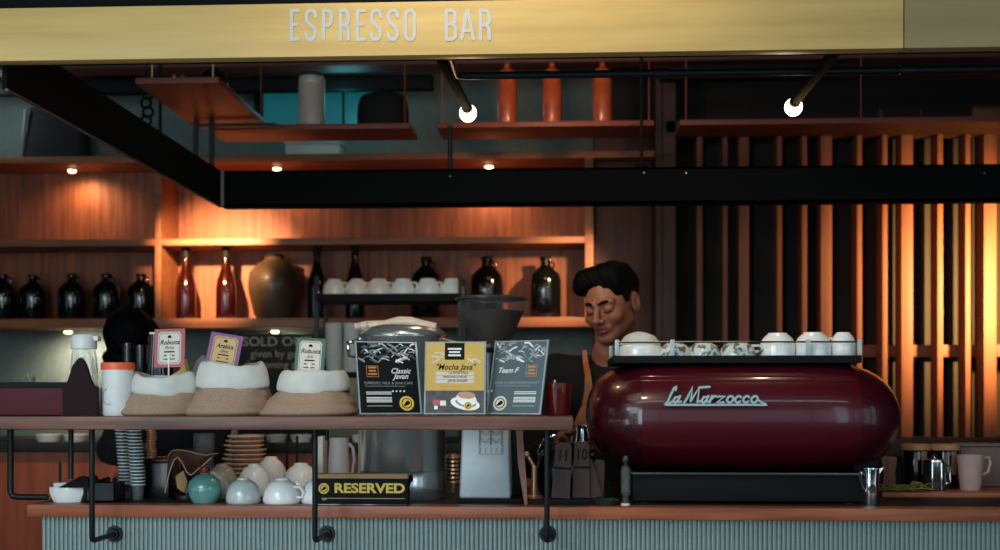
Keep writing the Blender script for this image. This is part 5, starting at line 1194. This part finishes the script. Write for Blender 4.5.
paddle(598, 12, 38, 3, '', 'plain brown paddle standing upright, rightmost of the paddles', .035)
t = on('green_dish', 'small dark green dish at the foot of the rightmost paddles', 'dish', 606, 2.86, ZT); k = S(606, 2.86)
mb = MB(); mb.lathe([(0, 0), (9 * k, 0), (13 * k, 6 * k), (12 * k, 6 * k), (8 * k, 2 * k), (0, 2 * k)], 26); obj('dish', mb, mat('dark_green_glaze', '#1c3a2c', .2, coat=.4), t)
t = on('glass_cruet', 'slim clear glass cruet with a round stopper at the left foot of the machine', 'cruet', 625.5, 2.855, ZT); k = S(625, 2.855)
mb = MB(); mb.lathe([(0, 0), (5 * k, 0), (3 * k, 5 * k), (3 * k, 8 * k), (5.0 * k, 12 * k), (5.0 * k, 37 * k), (3 * k, 39 * k), (2.6 * k, 38 * k), (4.2 * k, 36 * k), (4.2 * k, 13 * k), (0, 12 * k)], 22); obj('glass_body', mb, M_GLASS, t)
mb = MB(); mb.lathe([(0, 38 * k), (3.2 * k, 39 * k), (1.6 * k, 41 * k), (3.4 * k, 45 * k), (2.6 * k, 49 * k), (0, 50 * k)], 18); obj('stopper', mb, mat('smoke_glass', '#4a5554', .15, trans=.5), t)
mb = MB(); mb.lathe([(0, -.0), (4.6 * k, 0), (4.6 * k, 2 * k), (0, 2.4 * k)], 18); e = obj('base_ring', mb, M_PORCW, t)
t = on('milk_jug', 'polished steel milk jug standing at the right foot of the machine', 'jug', 871, 2.90, ZT); k = S(871, 2.90)
mb = MB(); mb.lathe([(0, 0), (7.5 * k, 0), (8 * k, 1 * k), (7.6 * k, 22 * k), (8.6 * k, 36 * k), (7.8 * k, 36 * k), (6.8 * k, 22 * k), (6.8 * k, 2 * k), (0, 2 * k)], 30); mb.prism([(7 * k, 30 * k), (12 * k, 37.5 * k), (7 * k, 36 * k)], -.006, .006); obj('body', mb, M_CHROME, t)
mb = MB(); mb.tube([(-7 * k, -3 * k, 34 * k), (-12 * k, -6 * k, 33 * k), (-11.5 * k, -6 * k, 22 * k), (-7.2 * k, -3 * k, 13 * k)], 1.3 * k, 8, flat=1.8); obj('handle', mb, M_CHROME, t)

# ------------------------------------------------------------------ right end: serving board and its things
t = on('serving_board', 'timber serving board on the worktop right of the machine', 'board', 950, 3.22, ZT)
bx = X(950, 3.22); mb = MB(); mb.box((X(881, 3.12) - bx, -.11, 0), (1.62 - bx, .16, .012), .002); obj('board', mb, M_EDGE, t)
ZBd = ZT + .0122
def cann(px, lab, side):
    Y = 3.27; k = S(px, Y); t = on('coffee_jar', lab, 'jar', px, Y, ZBd, 'dark jars with tan lids')
    mb = MB(); mb.lathe([(0, 0), (13 * k, 0), (13.6 * k, 2 * k), (13.6 * k, 36 * k), (13 * k, 38 * k), (0, 38 * k)], 30); obj('body', mb, M_DGLASS, t)
    mb = MB(); mb.lathe([(0, 38 * k), (14.4 * k, 38 * k), (15 * k, 40 * k), (14.4 * k, 43 * k), (12 * k, 44 * k), (0, 44 * k)], 30); obj('lid', mb, mat('tan_lid', '#a07050', .5, color2='#bb8a66', vscale=40), t)
    mb = MB(); mb.grid(lambda u, v: (13.8 * k * math.sin(.15 + .45 * u), -13.8 * k * math.cos(.15 + .45 * u), (14 + 23 * v - 0) * k), 6, 2); mb.grid(lambda u, v: (14.0 * k * math.sin(.15 + .45 * u), -14.0 * k * math.cos(.15 + .45 * u), (14 + 23 * v - 0) * k), 6, 2); obj('paper_label', mb, mat('tan_label', '#8d6a52', .6), t)
cann(915.5, 'dark glass jar with tan lid, left one of the pair behind the plunger pot', 0)
cann(945, 'dark glass jar with tan lid, right one of the pair beside the measuring jug', 1)
t = on('plunger_pot', 'steel and glass coffee plunger pot in front of the two dark jars', 'coffee pot', 934.5, 3.19, ZBd); k = S(934, 3.19)
mb = MB(); mb.lathe([(0, 0), (10.5 * k, 0), (11 * k, 1 * k), (11 * k, 28 * k), (10 * k, 28.5 * k), (0, 28.5 * k)], 28); obj('beaker', mb, mat('smoky_steel', '#6d6a68', .15, .9), t)
mb = MB(); mb.lathe([(0, 28.6 * k), (11.6 * k, 28.6 * k), (11.4 * k, 30.4 * k), (2 * k, 31.4 * k), (.9 * k, 32 * k), (.9 * k, 33 * k), (2.4 * k, 34.5 * k), (0, 36.5 * k)], 26); obj('plunger_lid', mb, M_CHROME, t)
mb = MB(); mb.tube([(11 * k, 0, 25 * k), (15 * k, 0, 24 * k), (15.5 * k, 0, 8 * k), (11 * k, 0, 6 * k)], 1.3 * k, 8); obj('handle', mb, M_CHROME, t)
for q in (-6, 3): 
    mb = MB(); mb.box((q * k, -11.2 * k, 1 * k), ((q + 1.4) * k, -8 * k, 28 * k), .0004); obj('frame_strip', mb, M_CHROME, t)
t = on('measuring_jug', 'milky pink plastic measuring jug at the right end of the serving board', 'jug', 970.5, 3.2, ZBd); k = S(970, 3.2)
mb = MB(); mb.lathe([(0, 0), (9.5 * k, 0), (10 * k, 1 * k), (13 * k, 33 * k), (13.4 * k, 35 * k), (12.4 * k, 35 * k), (9 * k, 2 * k), (0, 2 * k)], 30); obj('body', mb, M_PINKP, t)
mb = MB(); mb.tube([(12.4 * k, 0, 32 * k), (18 * k, 0, 33 * k), (19.5 * k, 0, 27 * k), (17 * k, 0, 18 * k), (11.8 * k, 0, 15 * k)], 1.5 * k, 10); obj('handle', mb, M_PINKP, t)
t = on('taupe_tub', 'taupe plastic storage tub behind the measuring jug at the right edge', 'tub', 985, 3.33, ZBd); k = S(985, 3.33)
mb = MB(); mb.box((-26 * k, -.02, 0), (40 * k, .045, 40 * k), .006); mb.box((-28 * k, -.024, 40 * k), (42 * k, .049, 43 * k), .003); obj('tub', mb, M_GREYBX, t)
t = on('copper_block', 'small copper coloured wooden block behind the leafy sprigs', 'block', 887, 3.3, ZBd); k = S(887, 3.3)
mb = MB(); mb.prism([(-6 * k, 0), (7 * k, 0), (6 * k, 14 * k), (8 * k, 30 * k), (-8 * k, 31 * k), (-5 * k, 15 * k)], -.02, .02); obj('block', mb, M_CAB, t)
t = on('leafy_sprigs', 'yellow green dried sprigs lying on the serving board', 'sprigs', 908, 3.16, ZBd); k = S(908, 3.16); R = random.Random(5)
def leaf(mb, x, y, z, L_, an, w_):
    c_, n_ = math.cos(an), math.sin(an); P_ = []
    for u, ww in ((0, .1), (.3, .9), (.6, 1), (1, .05)):
        for sgn in (-1, 1): P_.append((x + c_ * L_ * u - n_ * sgn * w_ * ww, y + n_ * L_ * u + c_ * sgn * w_ * ww, z + .004 * math.sin(u * PI)))
    P_ += [(p[0], p[1], p[2] + .0012) for p in P_]
    mb.add(P_, [(0, 1, 3, 2), (2, 3, 5, 4), (4, 5, 7, 6), (8, 10, 11, 9), (10, 12, 13, 11), (12, 14, 15, 13), (0, 2, 10, 8), (2, 4, 12, 10), (4, 6, 14, 12), (1, 9, 11, 3), (3, 11, 13, 5), (5, 13, 15, 7)])
mb = MB(); mb.tube([(-26 * k, 0, .004), (-8 * k, -.01, .006), (10 * k, .0, .007), (24 * k, -.01, .005)], .0014, 6)
for j in range(44): leaf(mb, R.uniform(-25, 22) * k, R.uniform(-.03, .02), .002 + R.uniform(0, .012), R.uniform(.012, .03), R.uniform(-.6, .6) + (PI if R.random() < .4 else 0), .004)
for j in range(8): leaf(mb, R.uniform(3, 12) * k, -.01, .012 + R.uniform(0, .014), .02, R.uniform(-.5, .5) + (PI if R.random() < .5 else 0), .005)
e = obj('leaves', mb, M_LEAF, t); e['kind'] = 'stuff'

# ------------------------------------------------------------------ people
def axis(lo, hi, h, fine, hf):
    """grid coordinates with step h, refined to hf inside the intervals of fine"""
    out = [lo]
    while out[-1] < hi:
        p = out[-1]; out.append(p + (hf if any(a <= p <= b for a, b in fine) else h))
    return np.array(out)
def nets3(fn, ax):
    n = [len(a) for a in ax]
    G = np.stack(np.meshgrid(*ax, indexing='ij'), -1).reshape(-1, 3)
    V = np.concatenate([fn(G[i:i + 150000]) for i in range(0, len(G), 150000)]).reshape(n); del G
    nc = [k - 1 for k in n]
    sgn = V < 0; allc = np.ones(nc, bool); anyc = np.zeros(nc, bool)
    for i in (0, 1):
        for j in (0, 1):
            for k in (0, 1):
                q = sgn[i:i + nc[0], j:j + nc[1], k:k + nc[2]]; allc &= q; anyc |= q
    act = anyc & ~allc; cells = np.argwhere(act); idx = -np.ones(nc, int); idx[act] = np.arange(len(cells))
    acc = np.zeros((len(cells), 3)); cnt = np.zeros(len(cells))
    for d in range(3):
        e, g = (d + 1) % 3, (d + 2) % 3
        for a in (0, 1):
            for b in (0, 1):
                o0 = np.zeros(3, int); o0[e] = a; o0[g] = b; o1 = o0.copy(); o1[d] = 1
                c0, c1 = cells + o0, cells + o1
                va, vb = V[tuple(c0.T)], V[tuple(c1.T)]; m = (va < 0) != (vb < 0)
                t = np.where(m, va / np.where(m, va - vb, 1), 0)
                p0 = np.stack([ax[q][c0[:, q]] for q in range(3)], 1); p1 = np.stack([ax[q][c1[:, q]] for q in range(3)], 1)
                acc += np.where(m[:, None], p0 + (p1 - p0) * t[:, None], 0); cnt += m
    vs = acc / cnt[:, None]; fs = []
    for d in range(3):
        e, g = (d + 1) % 3, (d + 2) % 3
        s0 = [slice(None)] * 3; s1 = [slice(None)] * 3; s0[d] = slice(0, -1); s1[d] = slice(1, None)
        pts = np.argwhere(sgn[tuple(s0)] != sgn[tuple(s1)])
        ok = (pts[:, e] > 0) & (pts[:, g] > 0) & (pts[:, e] < nc[e]) & (pts[:, g] < nc[g]); pts = pts[ok]
        neg = sgn[tuple(pts.T)]; q = []
        for (x, y) in ((-1, -1), (0, -1), (0, 0), (-1, 0)):
            c = pts.copy(); c[:, e] += x; c[:, g] += y; q.append(idx[tuple(c.T)])
        q = np.stack(q, 1); q[~neg] = q[~neg][:, ::-1]; fs += [tuple(int(v) for v in r) for r in q if min(r) >= 0]
    return vs, fs

def head_sdf(q):
    """q: points in the head's own frame (face towards -y, z up, centre at eye height)"""
    A = np.abs(q[:, 0]); M = q.copy(); M[:, 0] = A                      # mirrored for the symmetric features
    d = sd_ell(q, (0, .018, .040), (.073, .090, .078))
    d = smin(d, sd_ell(q, (0, -.020, -.016), (.060, .064, .080)), .03)
    d = smin(d, sd_cap(M, (.043, .008, -.050), (.013, -.062, -.087), .019, .016), .026)    # jaw line
    d = smin(d, sd_ell(q, (0, -.069, -.089), (.020, .015, .015)), .018)                     # chin
    d = smin(d, sd_ell(M, (.041, -.058, -.026), (.020, .017, .017)), .022)                  # cheek bone
    d = smin(d, sd_cap(M, (.010, -.083, .020), (.043, -.069, .021), .008, .008), .014)      # brow
    d = smax(d, -sd_ell(M, (.031, -.098, .002), (.021, .017, .013)), .010)                  # eye socket
    d = smin(d, sd_ell(M, (.031, -.070, .001), (.0165, .0145, .0135)), .004)                # closed lid over the eyeball
    d = smin(d, sd_cap(q, (0, -.083, .012), (0, -.106, -.027), .0068, .0112), .009)         # bridge to tip
    d = smin(d, sd_ell(M, (.0135, -.094, -.031), (.0090, .0100, .0080)), .006)              # nostrils
    d = smin(d, sd_ell(q, (0, -.076, -.056), (.026, .016, .016)), .014)                     # muzzle
    d = smin(d, sd_ell(q, (0, -.0895, -.0535), (.0215, .0075, .0052)), .003)                # upper lip
    d = smin(d, sd_ell(q, (0, -.0885, -.0640), (.0185, .0080, .0062)), .003)                # lower lip
    d = smax(d, -sd_cap(q, (-.021, -.098, -.0585), (.021, -.098, -.0585), .0022), .004)     # mouth line
    ear = sd_ell(M, (.077, .012, -.004), (.0115, .020, .033)); ear = smax(ear, -sd_ell(M, (.087, .006, .001), (.007, .010, .018)), .006)
    return smin(d, ear, .008)
def hair_sdf(q, style=0):
    n_ = .0012 * np.sin(q[:, 0] * 150 + 1.2 * np.sin(q[:, 2] * 50) + q[:, 1] * 90) + .0010 * np.sin(q[:, 0] * 310 + q[:, 2] * 160 + q[:, 1] * 100)
    d = sd_ell(q, (0, .026, .046), (.079, .092, .080))
    if style == 0:
        d = smin(d, sd_cap(q, (-.045, -.044, .090), (.040, -.022, .094), .033, .034), .03)      # swept top volume
        d = smin(d, sd_ell(q, (-.060, -.046, .070), (.026, .030, .026)), .02)
        d = smin(d, sd_ell(q, (.052, -.012, .064), (.026, .045, .040)), .02)
        face = sd_ell(q, (-.006, -.098, .004), (.060, .055, .080)); d = smax(d, -face, .006)
        side = sd_ell(q, (.071, -.012, .024), (.013, .024, .028)); d = smin(d, smax(side, -face, .004), .006)
        d = smax(d, -sd_ell(q, (-.075, -.075, -.010), (.050, .050, .060)), .008)
        d = smax(d, -sd_ell(q, (0, -.06, -.07), (.12, .075, .078)), .01)
    else:
        d = smin(d, sd_ell(q, (0, .03, .0), (.076, .080, .090)), .02); d = smin(d, sd_cap(q, (-.03, -.07, .07), (.03, -.07, .065), .032, .032), .02)
        d = smax(d, -sd_ell(q, (0, -.118, -.035), (.050, .050, .075)), .008)
    ear = sd_ell(np.stack([np.abs(q[:, 0]), q[:, 1], q[:, 2]], 1), (.088, .000, -.008), (.030, .028, .042)); d = smax(d, -ear, .006)
    d = smax(d, -(q[:, 2] + (.075 if style == 0 else .09)), .01)
    return d + n_

def person(name, lab, root, H, yaw, pitch, roll, J, style, hands, xfine, extra_sdf=None):
    """J: joints in the person's own frame (metres from the point between the feet)"""
    t = thing(name, lab, 'person', root)
    Rm = Matrix.Rotation(yaw, 3, 'Z') @ Matrix.Rotation(roll, 3, 'Y') @ Matrix.Rotation(pitch, 3, 'X'); Rn = np.array(Rm); H = np.array(H)
    def loc(P): return (P - H) @ Rn
    def J_(k): return J[k]
    nb = J['neck']; occ = H + Rn @ np.array((0, .028, -.06))
    def torso(P, g):
        d = sd_cap(P, J['chest'], J['belly'], .105 + g, .100 + g)
        d = smin(d, sd_cap(P, J['shR'], J['shL'], .052 + g), .06)
        d = smin(d, sd_cap(P, J['chestR'], J['chestL'], .085 + g), .06)
        d = smin(d, sd_cap(P, J['hipR'], J['hipL'], .085 + g), .06)
        return d
    def arm(P, s_, g, to_wrist=True):
        d = sd_cap(P, J['sh' + s_], J['el' + s_], .047 + g, .037 + g)
        return smin(d, sd_cap(P, J['el' + s_], J['wr' + s_], .037 + g, .025 + g * .8), .02)
    def legs(P, g):
        d = None
        for s_ in 'RL':
            e = smin(sd_cap(P, J['hip' + s_], J['kn' + s_], .078 + g, .050 + g), sd_cap(P, J['kn' + s_], J['an' + s_], .050 + g, .034 + g), .02)
            d = e if d is None else np.minimum(d, e)
        return d
    def hand(P):
        d = None
        for s_, hp in hands.items():
            e = sd_cap(P, J['wr' + s_], hp['palm'][0], .024, .022)
            e = smin(e, sd_cap(P, hp['palm'][0], hp['palm'][1], .020, .018), .015)
            for f in hp['fingers']:
                c = sd_cap(P, f[0], f[1], .0088, .0082); c = smin(c, sd_cap(P, f[1], f[2], .0082, .0076), .003); c = smin(c, sd_cap(P, f[2], f[3], .0076, .0066), .003); e = smin(e, c, .004)
            d = e if d is None else np.minimum(d, e)
        return d
    def skin(P):
        d = np.full(len(P), 1.0); q = loc(P); near = np.linalg.norm(P - H, axis=1) < .20
        if near.any(): d[near] = head_sdf(q[near])
        d = smin(d, sd_cap(P, occ, nb, .050, .053), .02)
        d = smin(d, torso(P, -.012), .03)
        for s_ in 'RL': d = smin(d, arm(P, s_, -.006), .02)
        d = smin(d, legs(P, -.01), .03); return smin(d, hand(P), .01)
    zs_ = [(H[2] - .15, H[2] + .14)] + [(min(p[2] for f in hp['fingers'] for p in f) - .02, max(p[2] for f in hp['fingers'] for p in f) + .02) for hp in hands.values()]
    ally = [(H[1] - .14, H[1] + .13)] + [(min(p[1] for f in hp['fingers'] for p in f) - .02, max(p[1] for f in hp['fingers'] for p in f) + .02) for hp in hands.values()]
    xs__ = [(H[0] - .10, H[0] + .10)] + [(min(p[0] for f in hp['fingers'] for p in f) - .02, max(p[0] for f in hp['fingers'] for p in f) + .02) for hp in hands.values()]
    pts = np.array([np.array(v) for v in J.values()]); lo = pts.min(0) - .14; hi = pts.max(0) + .14; lo = np.minimum(lo, H - .17); hi = np.maximum(hi, H + .17)
    for hp in hands.values():
        for f in hp['fingers']: lo = np.minimum(lo, np.array(f).min(0) - .04); hi = np.maximum(hi, np.array(f).max(0) + .04)
    lo[2] = .03
    hf = .0032 if xfine else .0055
    vs, fs = nets3(skin, [axis(lo[0], hi[0], .012, xs__, hf), axis(lo[1], hi[1], .012, ally, hf), axis(lo[2], hi[2], .014, zs_, hf)])
    mb = MB(); q = loc(vs)
    fc = np.array([vs[list(f)].mean(0) for f in fs]); fq = loc(fc)
    lip = (fq[:, 1] < -.080) & (np.abs(fq[:, 0]) < .0225) & (((fq[:, 2] + .0535) / .0052) ** 2 + (fq[:, 0] / .0225) ** 2 < 1) | (fq[:, 1] < -.078) & (((fq[:, 2] + .0645) / .0068) ** 2 + (fq[:, 0] / .0205) ** 2 < 1) & (fq[:, 1] < -.080)
    mb.v = [tuple(v) for v in vs]; mb.f = fs; mb.mats = [M_SKIN, M_LIP]; mb.mi = [int(b) for b in lip]; mb.sm = [True] * len(fs)
    body = obj('body', mb, None, t, 180)
    # hair
    def hw_(P): return hair_sdf(loc(P), style)
    vs, fs = nets3(hw_, [axis(H[i] - .19, H[i] + .19, .004, [], .004) for i in range(3)]); mb = MB(); mb.add([tuple(v) for v in vs], fs); obj('hair', mb, M_HAIR, t, 180)
    Mh = Matrix.Translation(Vector(H)) @ Rm.to_4x4()
    for s_ in (-1, 1):
        mb = MB(); mb.M = Mh; mb.tube([(s_ * .010, -.0890, .0185), (s_ * .022, -.0875, .0230), (s_ * .035, -.0800, .0235), (s_ * .049, -.0655, .0170)], [.0036, .0050, .0044, .0018], 8, flat=.9); obj('eyebrow', mb, M_HAIR, t)
        mb = MB(); mb.M = Mh; mb.tube([(s_ * .0175, -.0815, -.0050), (s_ * .025, -.0850, -.0085), (s_ * .033, -.0850, -.0090), (s_ * .0425, -.0785, -.0060)], [.0009, .0015, .0016, .0010], 6); obj('eyelashes', mb, M_HAIR, t)
    for s_ in (-1, 1):
        mb = MB(); mb.M = Mh; mb.ball((s_ * .0105, -.0985, -.0365), (.0035, .0030, .0016), 8); obj('nostril', mb, M_HAIR, t)
    # clothes
    def cut_neck(P, d):  # round neckline
        return smax(d, -(sd_cap(P, np.array(nb) + (0, -.012, .0), np.array(nb) + (0, -.03, .12), .058, .10)), .006)
    def shirt(P):
        d = torso(P, .004)
        for s_ in 'RL':
            a = arm(P, s_, .010); w_ = np.array(J['wr' + s_]); e_ = np.array(J['el' + s_]); dn = (w_ - e_) / np.linalg.norm(w_ - e_); a = smax(a, (P - w_) @ dn + .03, .004); d = smin(d, a, .03)
        d = smax(d, -(P[:, 2] - (J['hipR'][2] - .06)), .004)
        return cut_neck(P, d) + .0018 * np.sin(P[:, 2] * 60 + 4 * np.sin(P[:, 0] * 18)) * np.sin(P[:, 0] * 40)
    vs, fs = nets3(shirt, [axis(lo[0] - .02, hi[0] + .02, .009, [], .009), axis(lo[1] - .02, hi[1] + .02, .009, [], .009), axis(J['hipR'][2] - .12, max(J['shR'][2], J['shL'][2]) + .12, .009, [], .009)])
    mb = MB(); mb.add([tuple(v) for v in vs], fs); obj('shirt', mb, M_SHIRT, t, 180)
    def trou(P): return smax(smax(smin(legs(P, .012), sd_cap(P, J['hipR'], J['hipL'], .098), .04), P[:, 2] - (J['hipR'][2] + .04), .004), .075 - P[:, 2], .004)
    vs, fs = nets3(trou, [axis(lo[0], hi[0], .014, [], .01), axis(lo[1], hi[1], .014, [], .01), axis(.04, J['hipR'][2] + .1, .016, [], .01)])
    mb = MB(); mb.add([tuple(v) for v in vs], fs); obj('trousers', mb, mat('charcoal_denim', '#15181c', .8), t, 180)
    for s_ in 'RL':
        a = Vector(J['an' + s_]); mb = MB(); mb.M = Matrix.Translation((a.x, a.y - .05, 0)); mb.grid(lambda u, v: (.048 * math.cos(2 * PI * u) * (1 - .25 * v ** 2), .135 * math.sin(2 * PI * u) * (1 - .35 * v ** 2) + .03 * v, .004 + .085 * v), 28, 8, cu=True); mb.prism([(.048 * math.cos(2 * PI * i / 28), .135 * math.sin(2 * PI * i / 28)) for i in range(28)], 0, .012, axis='z'); obj('shoe', mb, M_BLACK, t)
    return t

# barista behind the machine
bx_ = X(610, 3.76)
root = Vector((bx_, 3.76, 0))
hx_, hy_, hz_ = X(611, 3.72) - bx_, -.05, Z(304.5, 611, 3.72)
jug = at(583, 438, 3.38) - root
J = dict(chest=(0, .01, 1.26), belly=(0, 0, 1.02), shR=(-.165, .01, 1.365), shL=(.165, .01, 1.365), chestR=(-.07, 0, 1.29), chestL=(.07, 0, 1.29), hipR=(-.085, .01, .90), hipL=(.085, .01, .90),
         neck=(0.0, -.005, 1.43), elR=(-.235, -.06, 1.10), wrR=(-.085, -.285, 1.145), elL=(.24, -.06, 1.10), wrL=(.165, -.20, 1.13), knR=(-.10, -.02, .48), knL=(.10, -.02, .48), anR=(-.11, .02, .09), anL=(.11, .02, .09))
jx, jy, jz = jug
fR = []
for i in range(4):
    z_ = jz + .008 - i * .0165; L_ = (1, 1.08, 1, .8)[i]
    fR.append(((jx + .020, jy + .050, z_ + .004), (jx + .052, jy + .022, z_ + .003), (jx + .050 - .004, jy - .014 * L_, z_), (jx + .030 - .004 * L_, jy - .040 * L_, z_ - .003)))
fR.append(((jx - .020, jy + .055, jz + .004), (jx - .042, jy + .034, jz + .010), (jx - .046, jy + .008, jz + .014), (jx - .036, jy - .014, jz + .018)))
pf = (mcx - .17 - bx_, 3.14 + .42 - 3.76, ZT + zc_ - .131)
fL = []
for i in range(4):
    y_ = pf[1] + .004 - i * .017
    fL.append(((pf[0] + .012, y_, pf[2] + .040), (pf[0] - .018, y_, pf[2] + .034), (pf[0] - .028, y_, pf[2] + .008), (pf[0] - .014, y_, pf[2] - .018)))
fL.append(((pf[0] + .030, pf[1] + .0, pf[2] + .030), (pf[0] + .036, pf[1] - .018, pf[2] + .012), (pf[0] + .030, pf[1] - .030, pf[2] - .006), (pf[0] + .014, pf[1] - .036, pf[2] - .016)))
hands = {'R': dict(palm=((jx - .022, jy + .062, jz + .0), (jx + .012, jy + .058, jz - .012)), fingers=fR), 'L': dict(palm=((pf[0] + .020, pf[1] + .010, pf[2] + .044), (pf[0] + .014, pf[1] - .030, pf[2] + .042)), fingers=fL)}
J['wrR'] = (jx - .050, jy + .095, jz - .004); J['wrL'] = (pf[0] + .045, pf[1] + .060, pf[2] + .050)
bar = person('person', 'barista in black shirt and tan strap, head bowed, holding jug beside red machine', root, (hx_, hy_, hz_), math.radians(-33), math.radians(17), math.radians(-4), J, 0, hands, True)
# tan strap and dark apron lie on the shirt
def shirt_y(x, z):   # front surface of the torso
    return -.118 + .35 * x * x * 4
mb = MB(); pts = [(584.5, 350, 2.2), (585.5, 362, 2.6), (588, 375, 3.0), (588.5, 390, 4.0), (588, 405, 6), (585, 418, 9), (583, 427, 10)]
W_ = []
for px, py, hw2 in pts:
    Yq = 3.655 if py > 365 else 3.70 - .0 * py; c = at(px, py, Yq) - root; kk = S(px, Yq); W_.append((c, hw2 * kk))
vs = []
for c, w2 in W_: vs += [(c.x - w2, c.y, c.z), (c.x + w2, c.y - .004, c.z), (c.x + w2, c.y + .001, c.z), (c.x - w2, c.y + .005, c.z)]
mb.add(vs, [(4 * i + a, 4 * i + (a + 1) % 4, 4 * i + 4 + (a + 1) % 4, 4 * i + 4 + a) for i in range(len(W_) - 1) for a in range(4)] + [(0, 1, 2, 3), (4 * len(W_) - 4, 4 * len(W_) - 1, 4 * len(W_) - 2, 4 * len(W_) - 3)])
e = obj('apron_strap', mb, M_TAN, bar); e['label'] = 'tan leather strap over the shoulder'
mb = MB(); mb.grid(lambda u, v: ((u - .5) * (.22 + .14 * (1 - v)), -.125 - .0 + .22 * ((u - .5) * 1.0) ** 2 * 1.6, .62 + .58 * v), 16, 10); mb.grid(lambda u, v: ((u - .5) * (.22 + .14 * (1 - v)), -.128 - .0 + .22 * ((u - .5) * 1.0) ** 2 * 1.6, .62 + .58 * v), 16, 10); obj('apron', mb, mat('apron_black', '#15191a', .8), bar)
# the steel jug in his hand
t = thing('steaming_jug', 'small shiny steel jug held in the hand of the barista', 'jug', root + jug + Vector((0, 0, -.036)))
mb = MB(); mb.lathe([(0, 0), (.028, 0), (.033, .006), (.034, .030), (.029, .055), (.031, .070), (.029, .070), (.027, .055), (.031, .030), (.029, .008), (0, .006)], 30); mb.prism([(-.028, .060), (-.042, .073), (-.028, .070)], -.007, .007); obj('body', mb, M_CHROME, t)
mb = MB(); mb.tube([(.026, .012, .060), (.036, .020, .058), (.036, .020, .030), (.028, .014, .018)], .003, 8); obj('handle', mb, M_CHROME, t)

# second barista, bent forward at the left
bx2 = X(176, 4.02); root2 = Vector((bx2, 4.14, 0))
h2 = at(136, 345, 4.08) - root2
J2 = dict(chest=(-.03, -.02, 1.20), belly=(.02, .08, .98), shR=(-.17, -.04, 1.29), shL=(.12, .03, 1.315), chestR=(-.09, -.03, 1.23), chestL=(.04, 0, 1.24), hipR=(-.07, .12, .88), hipL=(.10, .12, .88),
          neck=(-.06, -.07, 1.375), elR=(-.20, -.16, 1.12), wrR=(-.17, -.42, 1.10), elL=(.14, -.20, 1.10), wrL=(.04, -.42, 1.10), knR=(-.08, .04, .46), knL=(.11, .04, .46), anR=(-.09, .06, .09), anL=(.12, .06, .09))
h2 = Vector((h2.x, h2.y, h2.z))
hands2 = {}
for s_, x_ in (('R', X(132, 3.5) - bx2), ('L', X(163, 3.5) - bx2)):
    b = -1 if s_ == 'R' else 1; zt__ = ZT + .012; yb_ = -.62
    F_ = [((x_ + (i - 1.5) * .018, yb_ - .02, zt__ + .012), (x_ + (i - 1.5) * .020, yb_ - .05, zt__ + .016), (x_ + (i - 1.5) * .021, yb_ - .072, zt__ + .008), (x_ + (i - 1.5) * .021, yb_ - (.088, .095, .090, .078)[i if b > 0 else 3 - i], zt__)) for i in range(4)]
    F_.append(((x_ - b * .022, yb_ + .01, zt__ + .014), (x_ - b * .040, yb_ - .008, zt__ + .012), (x_ - b * .046, yb_ - .03, zt__ + .004), (x_ - b * .044, yb_ - .046, zt__)))
    hands2[s_] = dict(palm=((x_, yb_ + .03, zt__ + .022), (x_, yb_ - .008, zt__ + .014)), fingers=F_)
J2['wrR'] = (X(132, 3.5) - bx2, -.50, ZT + .045); J2['wrL'] = (X(163, 3.5) - bx2, -.50, ZT + .045)
person('person', 'person with black hair bent forward behind the coffee sacks at left, face lowered', root2, h2, math.radians(-20), math.radians(72), math.radians(-6), J2, 1, hands2, False)
